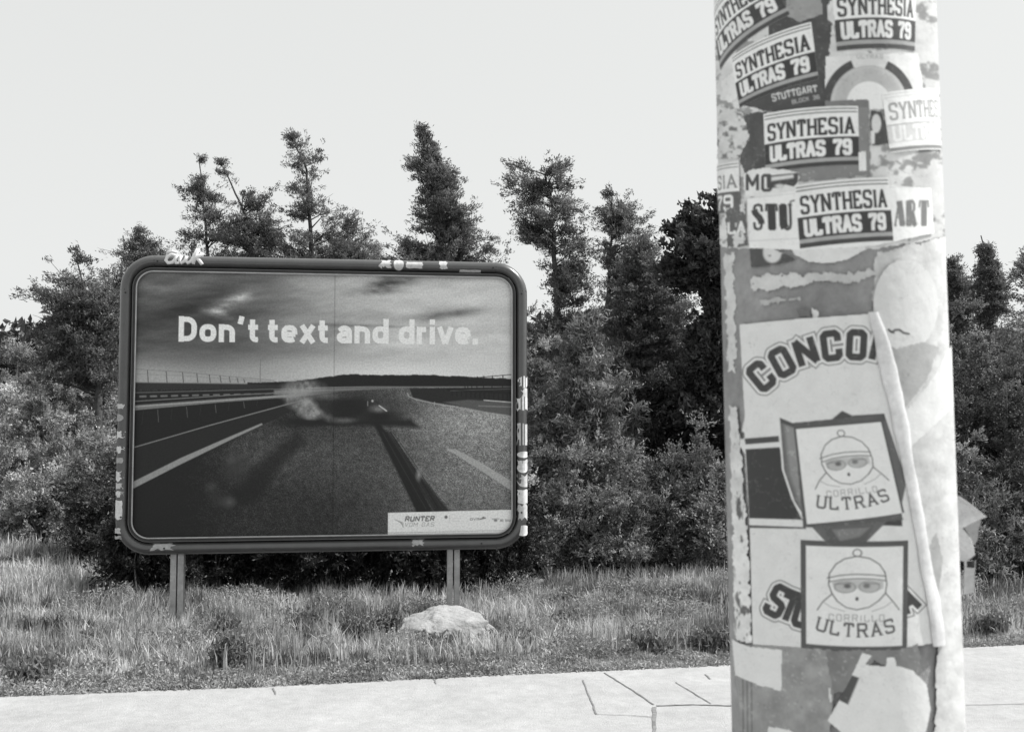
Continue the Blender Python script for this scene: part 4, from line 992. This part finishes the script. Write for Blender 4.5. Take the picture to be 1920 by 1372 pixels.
PG = 'trees rising behind the billboard'
tree('pine_tree', 'dark pine with a long branch reaching left, just left of the billboard', 'tree', 17, [(187,760),(178,640),(166,570),(150,515)],
     [(520,125,185),(545,50,205),(575,80,215),(600,90,220),(650,65,228),(700,75,225)], 190, 80, rc=.30, flat=.35, whorl=.42, seed=2, thin=0.42, trad=.12, m='leaf_p')
tree('young_tree', 'pale thin tree at the far left edge of the photo', 'tree', 23, [(30,800),(34,720),(28,660)], [(640,5,55),(690,-20,95),(740,-20,120),(800,-20,110)], 80, 60, m='leaf_l', rc=.35, seed=3, trad=.07)
tree('pine_tree', 'small pine tip peeking above the left corner of the billboard', 'tree', 22, [(262,700),(262,540),(262,430)], [(428,258,268),(450,240,288),(480,225,305),(520,200,330),(600,170,340)], 120, 60, seed=4, thin=0.8, rc=.30, whorl=.4, trad=.09, m='leaf_a')
tree('pine_tree', 'sparse pine above the script letters on the billboard frame', 'tree', 22, [(385,760),(392,500),(385,400),(378,318)], [(315,368,384),(345,372,388),(368,335,420),(400,350,440),(430,345,450),(470,325,470),(520,320,480),(620,320,480)], 150, 64, seed=5, thin=0.62, rc=.30, whorl=.5, trad=.10)
tree('pine_tree', 'pine with its tip bent to the left, second of the group behind the billboard', 'tree', 21, [(478,760),(474,500),(468,430),(450,380),(414,308)], [(303,405,420),(330,412,440),(355,425,490),(380,445,505),(420,440,520),(460,420,530),(500,400,550),(620,400,560)], 170, 64, seed=6, thin=0.6, rc=.28, whorl=.45, trad=.10)
tree('pine_tree', 'tall tiered pine above the word text on the billboard', 'tree', 22, [(585,780),(584,500),(582,400),(576,320),(553,268)], [(262,532,556),(285,540,575),(310,530,640),(335,555,610),(365,540,635),(400,545,625),(425,500,650),(460,490,665),(500,470,690),(640,460,690)], 270, 72, seed=7, thin=0.58, rc=.32, whorl=.55, flat=.28, trad=.13)
tree('pine_tree', 'low rounded pine at the right foot of the tall tiered pine', 'tree', 23, [(655,760),(655,500),(652,400)], [(395,640,660),(420,625,680),(450,615,695),(500,600,705),(620,600,700)], 110, 60, seed=8, thin=0.9, rc=.34, trad=.08)
tree('young_tree', 'tiny wispy treetop just above the frame between two tall trees', 'tree', 24, [(705,760),(706,520),(706,462)], [(458,700,710),(475,680,728),(500,670,740),(600,660,740)], 50, 50, seed=9, thin=0.9, m='leaf_l', rc=.28, trad=.05)
tree('spruce_tree', 'dense pointed tree with a thin tip, above the word drive', 'tree', 20, [(835,780),(828,520),(818,380),(806,300),(792,238)], [(236,784,798),(262,790,806),(285,792,822),(312,762,842),(345,790,868),(380,792,880),(415,790,890),(445,745,900),(480,735,905),(520,735,905),(640,740,900)], 420, 84, seed=10, rc=.30, flat=.6, trad=.13, rise=.5, thin=.55)
tree('pine_tree', 'tall pine with a bare crooked trunk and flat crown right of the billboard', 'tree', 18, [(1042,860),(1044,640),(1042,500),(1036,430),(1034,370),(1022,330)], [(303,985,1050),(322,965,1085),(350,960,1110),(390,962,1112),(430,962,1085),(455,968,1090),(470,1030,1115),(520,1035,1120),(560,1020,1115),(620,990,1105),(700,990,1100)], 190, 70, seed=11, rc=.27, flat=.5, trad=.13, rise=.15, thin=.48)
tree('pine_tree', 'slender pine with a visible pale trunk, right of the crooked pine', 'tree', 20, [(1122,840),(1132,640),(1140,520),(1147,430),(1147,368)], [(362,1138,1156),(385,1125,1185),(420,1118,1200),(460,1115,1212),(500,1140,1215),(545,1150,1240),(600,1150,1250)], 170, 70, seed=12, rc=.36, trad=.10, thin=.42)
tree('pine_tree', 'dense dark pine leaning right beside the slender pine', 'tree', 17.5, [(1188,860),(1192,700),(1194,600),(1200,460)], [(440,1190,1212),(470,1175,1225),(520,1165,1250),(570,1158,1285),(620,1150,1310),(670,1150,1340),(720,1150,1350)], 260, 84, seed=13, rc=.32, trad=.09, m='leaf_p', thin=.75)
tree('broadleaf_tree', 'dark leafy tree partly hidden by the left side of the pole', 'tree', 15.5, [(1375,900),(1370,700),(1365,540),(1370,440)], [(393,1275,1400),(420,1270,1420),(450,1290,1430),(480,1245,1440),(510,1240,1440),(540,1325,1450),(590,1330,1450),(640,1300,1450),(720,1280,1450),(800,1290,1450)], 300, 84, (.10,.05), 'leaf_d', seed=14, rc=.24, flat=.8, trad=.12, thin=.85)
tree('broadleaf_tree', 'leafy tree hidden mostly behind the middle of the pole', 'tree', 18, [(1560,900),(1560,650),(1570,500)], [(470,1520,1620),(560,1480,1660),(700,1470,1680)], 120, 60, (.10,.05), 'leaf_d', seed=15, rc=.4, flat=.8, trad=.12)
tree('pine_tree', 'dark tree top touching the right edge of the pole', 'tree', 21, [(1785,800),(1786,600),(1785,500)], [(490,1765,1798),(530,1755,1812),(580,1755,1822),(650,1745,1835)], 120, 70, seed=16, rc=.32, trad=.09)
tree('spruce_tree', 'narrow dark spruce with a bent bare tip, right of the pole', 'tree', 20, [(1860,800),(1859,620),(1857,540),(1852,490),(1838,442)], [(462,1842,1852),(500,1836,1872),(530,1830,1878),(570,1828,1884),(600,1832,1872),(640,1825,1885)], 170, 80, seed=17, rc=.24, trad=.09, flat=.6)
tree('pine_tree', 'tree reaching in from the right edge of the photo with thin pale twigs', 'tree', 18, [(1960,900),(1955,640),(1945,480)], [(465,1912,1960),(510,1895,1990),(560,1900,2000),(620,1885,2010),(700,1890,2010)], 90, 50, seed=18, rc=.25, trad=.1, m='leaf_a')
tree('young_pine', 'light young pine with upright shoots beside the crooked trunk', 'young tree', 14.2, [(1098,960),(1102,760),(1105,600)], [(575,1095,1115),(620,1065,1135),(680,1050,1150),(760,1030,1165),(860,1010,1180)], 170, 64, (.10,.02), 'leaf_a', seed=19, rc=.22, flat=1.5, trad=.04, rise=.9)
tree('young_pine', 'thin young pine with a slanting stem against the right end of the billboard', 'young tree', 14.6, [(1050,980),(1020,800),(1000,700)], [(680,992,1010),(730,985,1040),(800,980,1070),(880,980,1080)], 110, 60, (.10,.02), 'leaf_a', seed=20, rc=.22, flat=1.2, trad=.035, rise=.8)

# ---- shrubs, each grown at its own size
KIND = [((.052,.024),.25),((.062,.020),.5),((.046,.026),.15),((.075,.016),.8),((.056,.022),.35)]
def shrub(px, ytop, hw, D, tone, proto, label, group='shrubs along the back of the verge', name='shrub', dens=1.0):
    seed = 500 + int(px) + int(ytop); r = np.random.default_rng(seed); leaf, spiky = KIND[proto]
    q = at(px, ytop, D); g = float(gz(q[0], D)); H = q[2] - g; Rr = hw * D / F_PX * 1.1
    root = thing(name, (float(q[0]), float(D), g), label, 'shrub', group, rz=0)
    n = int(min(520, (60 + 62 * Rr * H + 30*Rr*Rr)) * dens)
    u_ = r.normal(size=(n, 3)); u_ /= np.linalg.norm(u_, axis=1)[:,None]; u_[:,2] = np.abs(u_[:,2])**.75
    az = np.arctan2(u_[:,1], u_[:,0]); ph = r.uniform(0, 6.28, 4)
    lump = 1 + .16*np.sin(3*az + ph[0] + 3*u_[:,2]) + .12*np.sin(5*az + ph[1] - 5*u_[:,2]) + r.normal(0, .13, n)
    rad = r.random(n)**.30
    c_ = u_ * (rad*lump)[:,None] * np.array([Rr, min(Rr, .9)*.9, H*.90])
    c_[:,2] = np.maximum(c_[:,2], r.uniform(.05, .3, n))
    sz = r.uniform(.10, .22, n)*np.where(r.random(n) < .18, 1.9, 1); tn = np.exp(r.normal(0, .38, n))
    out = c_ / np.array([Rr**2, Rr**2, H**2]); out /= np.linalg.norm(out, axis=1)[:,None] + 1e-6
    K = 13; v_ = r.normal(size=(n, K, 3)); v_ /= np.linalg.norm(v_, axis=2)[:,:,None]; v_ = v_ + out[:,None]*.45 + np.array([0,0,.25+.3*spiky]); v_ /= np.linalg.norm(v_, axis=2)[:,:,None]
    tl = sz[:,None]*r.uniform(.55, 1.25, (n, K)); M_ = 13
    g_ = r.uniform(.25, 1.1, (n, K, M_)); lc = c_[:,None,None] + v_[:,:,None]*(tl[:,:,None]*g_)[...,None]
    lc = lc.reshape(-1, 3) + r.normal(0, .017, (n*K*M_, 3)); lc[:,2] = np.maximum(lc[:,2], .02)
    dr = np.repeat(v_.reshape(-1, 3), M_, 0)*1.1; tt_ = np.repeat((tn[:,None]*r.uniform(.75, 1.3, (n, K))).ravel(), M_)
    me = leaves_mesh('crown', lc, leaf[0], leaf[1], .2, tt_, dr, seed)
    link('crown', me, M[{'l': 'leaf_l', 'a': 'leaf_a', 'd': 'leaf_d', 'u': 'leaf_shade'}[tone]], root)
    mb = MB()
    for i in range(34):
        e_ = c_[r.integers(n)]; b0 = np.array([r.normal(0, .16), r.normal(0, .16), -.1])
        m_ = b0*.4 + e_*.5 + np.array([0, 0, .12]) + r.normal(0, .05, 3)
        mb.tube([b0, m_, e_], [.016, .010, .004], 5)
    mb.build('stems', M['twig'], root, True)
SH = [  # px, top y, half width px, distance, tone (u: shade put into the leaf colour), prototype, label
 (20,690,85,19,'l',0,'tall loose shrub at the far left edge, beneath the pale thin tree'),
 (110,672,80,18,'a',1,'shrub under the long-branched pine, left of its trunk'),
 (205,690,70,17.5,'l',2,'shrub between the pine trunk and the left edge of the billboard'),
 (-40,760,90,16,'a',3,'shrub cut by the left edge of the photo, midway up'),
 (60,770,80,15.5,'l',0,'paler bushy shrub left of centre in the left thicket'),
 (160,770,75,15,'l',1,'shrub with dark hollows in the middle of the left thicket'),
 (235,800,55,14.2,'a',4,'shrub touching the stickered left side of the billboard'),
 (20,865,75,14.6,'l',2,'low pale shrub at the lower left of the thicket'),
 (110,870,70,14,'l',0,'low dense shrub in front of the left thicket'),
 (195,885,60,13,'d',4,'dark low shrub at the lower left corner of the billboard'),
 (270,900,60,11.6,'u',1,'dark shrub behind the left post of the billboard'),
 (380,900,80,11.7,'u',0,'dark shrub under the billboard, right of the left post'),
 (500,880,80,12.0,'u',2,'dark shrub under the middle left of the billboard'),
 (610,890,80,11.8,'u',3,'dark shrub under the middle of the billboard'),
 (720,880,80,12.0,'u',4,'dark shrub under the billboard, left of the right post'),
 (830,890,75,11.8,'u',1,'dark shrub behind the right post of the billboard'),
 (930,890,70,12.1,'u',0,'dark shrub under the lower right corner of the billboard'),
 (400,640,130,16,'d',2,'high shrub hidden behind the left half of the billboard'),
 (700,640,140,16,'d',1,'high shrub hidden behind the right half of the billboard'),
 (1010,610,60,16.5,'a',3,'tall shrub beside the upper right frame of the billboard'),
 (1085,640,60,16,'l',1,'tall shrub behind the light young pine'),
 (1160,720,55,15.2,'a',3,'shrub right of the light young pine'),
 (1000,740,55,14.2,'a',0,'shrub beside the stickered right frame of the billboard'),
 (1070,800,65,13.8,'l',2,'pale shrub in the middle of the right thicket'),
 (1150,830,60,13.7,'a',1,'shrub with a slanting bare stem, middle of the right thicket'),
 (1015,850,60,13.4,'l',4,'low shrub at the lower right corner of the billboard'),
 (1090,920,60,13.1,'a',0,'low shrub at the foot of the right thicket'),
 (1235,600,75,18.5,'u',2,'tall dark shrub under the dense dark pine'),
 (1320,590,80,18,'u',0,'tall shade-coloured shrub under the leafy tree beside the pole'),
 (1240,730,60,16,'u',4,'shrub coloured dark as in deep shade, middle right'),
 (1330,700,65,16.3,'u',1,'shrub coloured dark as in deep shade against the left side of the pole'),
 (1225,865,52,13.9,'a',2,'rounded shrub left of the lighter mound'),
 (1285,835,60,13.9,'a',0,'lighter rounded mound of shrub near the pole'),
 (1365,840,60,13.8,'a',4,'shrub mound meeting the left side of the pole'),
 (1170,940,55,13.1,'a',3,'low spiky shrub at the verge, between the thicket and the pole'),
 (1250,950,55,13.3,'d',1,'low dark shrub below the lighter mound'),
 (1335,935,55,13.2,'a',2,'low shrub just left of the pole'),
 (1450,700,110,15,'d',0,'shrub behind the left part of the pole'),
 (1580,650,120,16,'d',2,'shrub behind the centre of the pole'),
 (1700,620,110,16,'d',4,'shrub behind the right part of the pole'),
 (1500,870,110,13.6,'a',1,'low shrub behind the lower left part of the pole'),
 (1680,840,110,13.6,'a',0,'low shrub behind the lower right part of the pole'),
 (1800,585,60,17,'a',0,'upper shrub meeting the right side of the pole'),
 (1875,590,60,16.5,'a',2,'upper shrub below the narrow spruce'),
 (1945,600,60,16,'a',1,'upper shrub cut by the right edge of the photo'),
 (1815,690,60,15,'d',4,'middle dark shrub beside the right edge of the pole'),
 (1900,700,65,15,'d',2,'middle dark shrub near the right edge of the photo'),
 (1790,785,75,13.4,'a',0,'front shrub sloping away from the pole'),
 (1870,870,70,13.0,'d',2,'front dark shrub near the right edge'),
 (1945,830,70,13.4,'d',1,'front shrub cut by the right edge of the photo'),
 (1830,950,60,12.6,'a',3,'low shrub behind the hanging tape on the pole'),
 (1925,965,60,12.6,'a',4,'low shrub at the grass in the right corner'),
 (2040,800,110,14,'a',0,'shrub just outside the right edge of the photo'),
 (-150,740,110,15,'a',2,'shrub just outside the left edge of the photo'),
]
for s_ in SH: shrub(*s_)
# far wood behind everything (one mass)
r = np.random.default_rng(5); N = 150000
fx = r.uniform(-26, 26, N); fy = r.uniform(27, 34, N)
hh = 3.0 + 2.0*fbm(fx/2.2 + 40, fy*0 + 2, 12, 4); fz = hh * r.random(N)**.8 + .3
tn = .6 + .8*fbm(fx*1.3+40, fz*1.5+10, 17, 3)
me = leaves_mesh('far_wood', np.stack([fx, fy, fz], -1), .30, .15, .3, tn, None, 6)
tag(link('far_wood', me, M['leaf_d']), kind='stuff')

# ---- grass
def blades(name, X, Y, Hh, Wd, tone, m, seed=0, lean=.35):
    r = np.random.default_rng(seed); N = len(X); Z = gz(X, Y) - .01
    az = r.uniform(0, 2*math.pi, N); fa = r.uniform(0, 2*math.pi, N)
    ln = np.abs(r.normal(0, lean, N)) * Hh
    dx, dy = np.cos(az)*ln, np.sin(az)*ln; sx, sy = np.cos(fa)*Wd/2, np.sin(fa)*Wd/2
    p0 = np.stack([X, Y, Z], -1); pm_ = p0 + np.stack([dx*.3, dy*.3, Hh*.55], -1); pt = p0 + np.stack([dx, dy, Hh*(1 - .25*np.minimum(ln/(Hh+1e-6), 1))], -1)
    s3 = np.stack([sx, sy, 0*sx], -1)
    V = np.stack([p0-s3, p0+s3, pm_+s3*.9, pm_-s3*.9, pt+s3*.12, pt-s3*.12], 1).reshape(-1, 3)
    b = np.arange(N)*6
    Fc = np.concatenate([np.stack([b, b+1, b+2, b+3], -1), np.stack([b+3, b+2, b+4, b+5], -1)])
    me = mesh_np(name, V, Fc); a_ = me.attributes.new('tone', 'FLOAT', 'POINT')
    a_.data.foreach_set('value', np.repeat(tone.astype(np.float32), 6))
    return link(name, me, m)
r = np.random.default_rng(8)
N = 420000
gy_ = 6.3 + (r.random(N)**1.45)*9.7; gx_ = r.uniform(-1, 1, N)*(1.6 + gy_*.58)
t = gy_ - edge_y(gx_); ok = t > -.02*r.random(N); gx_, gy_, t = gx_[ok], gy_[ok], t[ok]
pat = fbm(gx_*1.1+60, gy_*1.6+60, 14, 4); pat2 = fbm(gx_*3.2+60, gy_*3.2+60, 15, 3)
back = np.where(gx_ < -4.2, 14.5, np.where(gx_ < .4, 11.7, 13.3)); hgt = (.035 + .095*sstep(.0, 1.2, t))*(.55 + .95*sstep(.35, .65, fbm(gx_*6+60, gy_*6+60, 19, 3)))*(1 - .75*sstep(0, .7, gy_ - back)) * (.55 + .9*pat) * r.uniform(.45, 1.25, len(t))
dens = (r.random(len(t)) < .30 + .85*sstep(.30, .55, pat2) + .5*(t < .5)); gx_, gy_, t, hgt, pat, pat2 = [q[dens] for q in (gx_, gy_, t, hgt, pat, pat2)]
inrock = (np.abs(gx_ - rp[0]) < .52) & (gy_ < rp[1] + .15) & (gy_ > rp[1] - .8); hgt = np.where(inrock, hgt*.42, hgt); tone = (.42 + 1.1*sstep(.34, .62, pat) + .35*(t < .7)) * (1 - .45*sstep(.56, .7, fbm(gx_*2.1+9, gy_*2.6+9, 77, 3))) * r.uniform(.55, 1.5, len(t)) * (.8 + .4*pat2)
tag(blades('grass', gx_, gy_, hgt, .0095*r.uniform(.6, 1.5, len(t)), tone, M['grass'], 9), kind='stuff')
# seed stems
N = 9000; sx_ = r.uniform(-7.5, 7.5, N); sy_ = r.uniform(7.2, 14, N); k_ = (sy_ - edge_y(sx_) > .4) & (sy_ < np.where(sx_ < -4.2, 14, np.where(sx_ < .4, 11.6, 13))) & (fbm(sx_*.9+20, sy_*.9+20, 25) > .42); sx_, sy_ = sx_[k_], sy_[k_]
tag(blades('seed_grass', sx_, sy_, r.uniform(.12, .23, len(sx_)), .010*r.uniform(.7, 1.5, len(sx_)), r.uniform(1.2, 2.0, len(sx_)), M['grass'], 10, .22), kind='stuff')
# individual weeds
def weed(px, py, hw, hh, label, n=900, tonev=1.0, seed=0, m='weed', ln=.055, up=1.6):
    q = None; D = 8.0
    for _ in range(6):
        p = at(px, py, D); g = float(gz(p[0], D)); d = ray(px, py); tt_ = (g - CAM_H)/d[2]; D = float(d[1]*tt_)
    p = at(px, py, D); rx = hw*D/F_PX; H = hh*D/F_PX; r = np.random.default_rng(seed)
    root = thing('weed', (float(p[0]), D, g), label, 'weed', 'weeds in the verge')
    nst = 16; ang = r.uniform(0, 6.28, nst); rr = rx*r.random(nst)**.6
    tips = np.stack([np.cos(ang)*rr, np.sin(ang)*rr*.8, H*r.uniform(.55, 1.05, nst)*(1-.4*rr/rx)], -1)
    mb = MB()
    for tp in tips: mb.tube([(tp[0]*.2, tp[1]*.2, -.02), (tp[0]*.7, tp[1]*.7, tp[2]*.5), tuple(tp)], [.004, .003, .0015], 5)
    mb.build('stems', M['twig'], root)
    s_ = r.integers(0, nst, n); f = r.uniform(.15, 1.05, n)[:,None]
    b = tips[s_]; c_ = np.stack([b[:,0]*(.2+.8*f[:,0]), b[:,1]*(.2+.8*f[:,0]), b[:,2]*f[:,0]], -1) + r.normal(0, .034, (n, 3)); c_[:,2] = np.maximum(c_[:,2], .01)
    me = leaves_mesh('leaves', c_, ln*1.3, ln*.36, up, np.full(n, tonev*1.35), None, seed); link('leaves', me, M[m], root)
for w_ in [(435,1255,34,68,'dark bushy weed near the path, right of the left post',1800,.9,1),(420,1215,26,70,'dark weed behind the bushy weed right of the left post',1100,1.0,2),
           (330,1225,40,40,'broad low weed in the grass just below the left post',1500,.9,3),(662,1210,22,66,'grey-green weed below and left of the boulder',1000,.9,4),
           (722,1195,24,60,'dark tuft against the left end of the boulder',1300,.85,5),(815,1222,70,26,'low dark weeds in front of the boulder',1500,.8,6),
           (960,1222,46,40,'weed patch right of the boulder',1300,.8,7),(1225,1226,44,26,'low dark weed at the path edge, left of the pole',900,.7,8),
           (1335,1222,34,50,'weed beside the lower left side of the pole',1200,.8,9),(60,1275,60,44,'weed clump at the path in the left corner',1300,.95,10),
           (190,1222,34,46,'small weed in the grass between the left corner and the left post',900,.9,11),(1060,1180,22,40,'little weed in the grass between the boulder and the pole, below the right thicket',700,.85,12),
           (575,1188,26,44,'weed in the grass under the middle of the billboard',1000,.85,13),(1860,1190,36,40,'weed right of the pole near the path',900,.9,14)]:
    weed(w_[0], w_[1], w_[2], w_[3], w_[4], w_[5], w_[6], w_[7])

# low leafy ground cover along the path
r = np.random.default_rng(31); N = 210000
cx_ = r.uniform(-4.6, 5.4, N); cy_ = edge_y(cx_) + r.random(N)**1.3*4.6 - .02; pt = fbm(cx_*2.4+30, cy_*2.4+30, 41, 3)
k_ = r.random(N) < .10 + 1.3*sstep(.46, .64, pt) + .5*(cy_ - edge_y(cx_) < .35); cx_, cy_, pt = cx_[k_], cy_[k_], pt[k_]
cz_ = gz(cx_, cy_) + (.03 + .20*sstep(.45, .75, pt)*sstep(.1, .9, cy_ - edge_y(cx_)))*r.random(len(cx_)) + .01
me = leaves_mesh('ground_cover', np.stack([cx_, cy_, cz_], -1), .034, .015, .8, .5 + 1.1*fbm(cx_*5+9, cy_*5+9, 43, 2), None, 32)
tag(link('ground_cover', me, M['leaf_l']), kind='stuff')
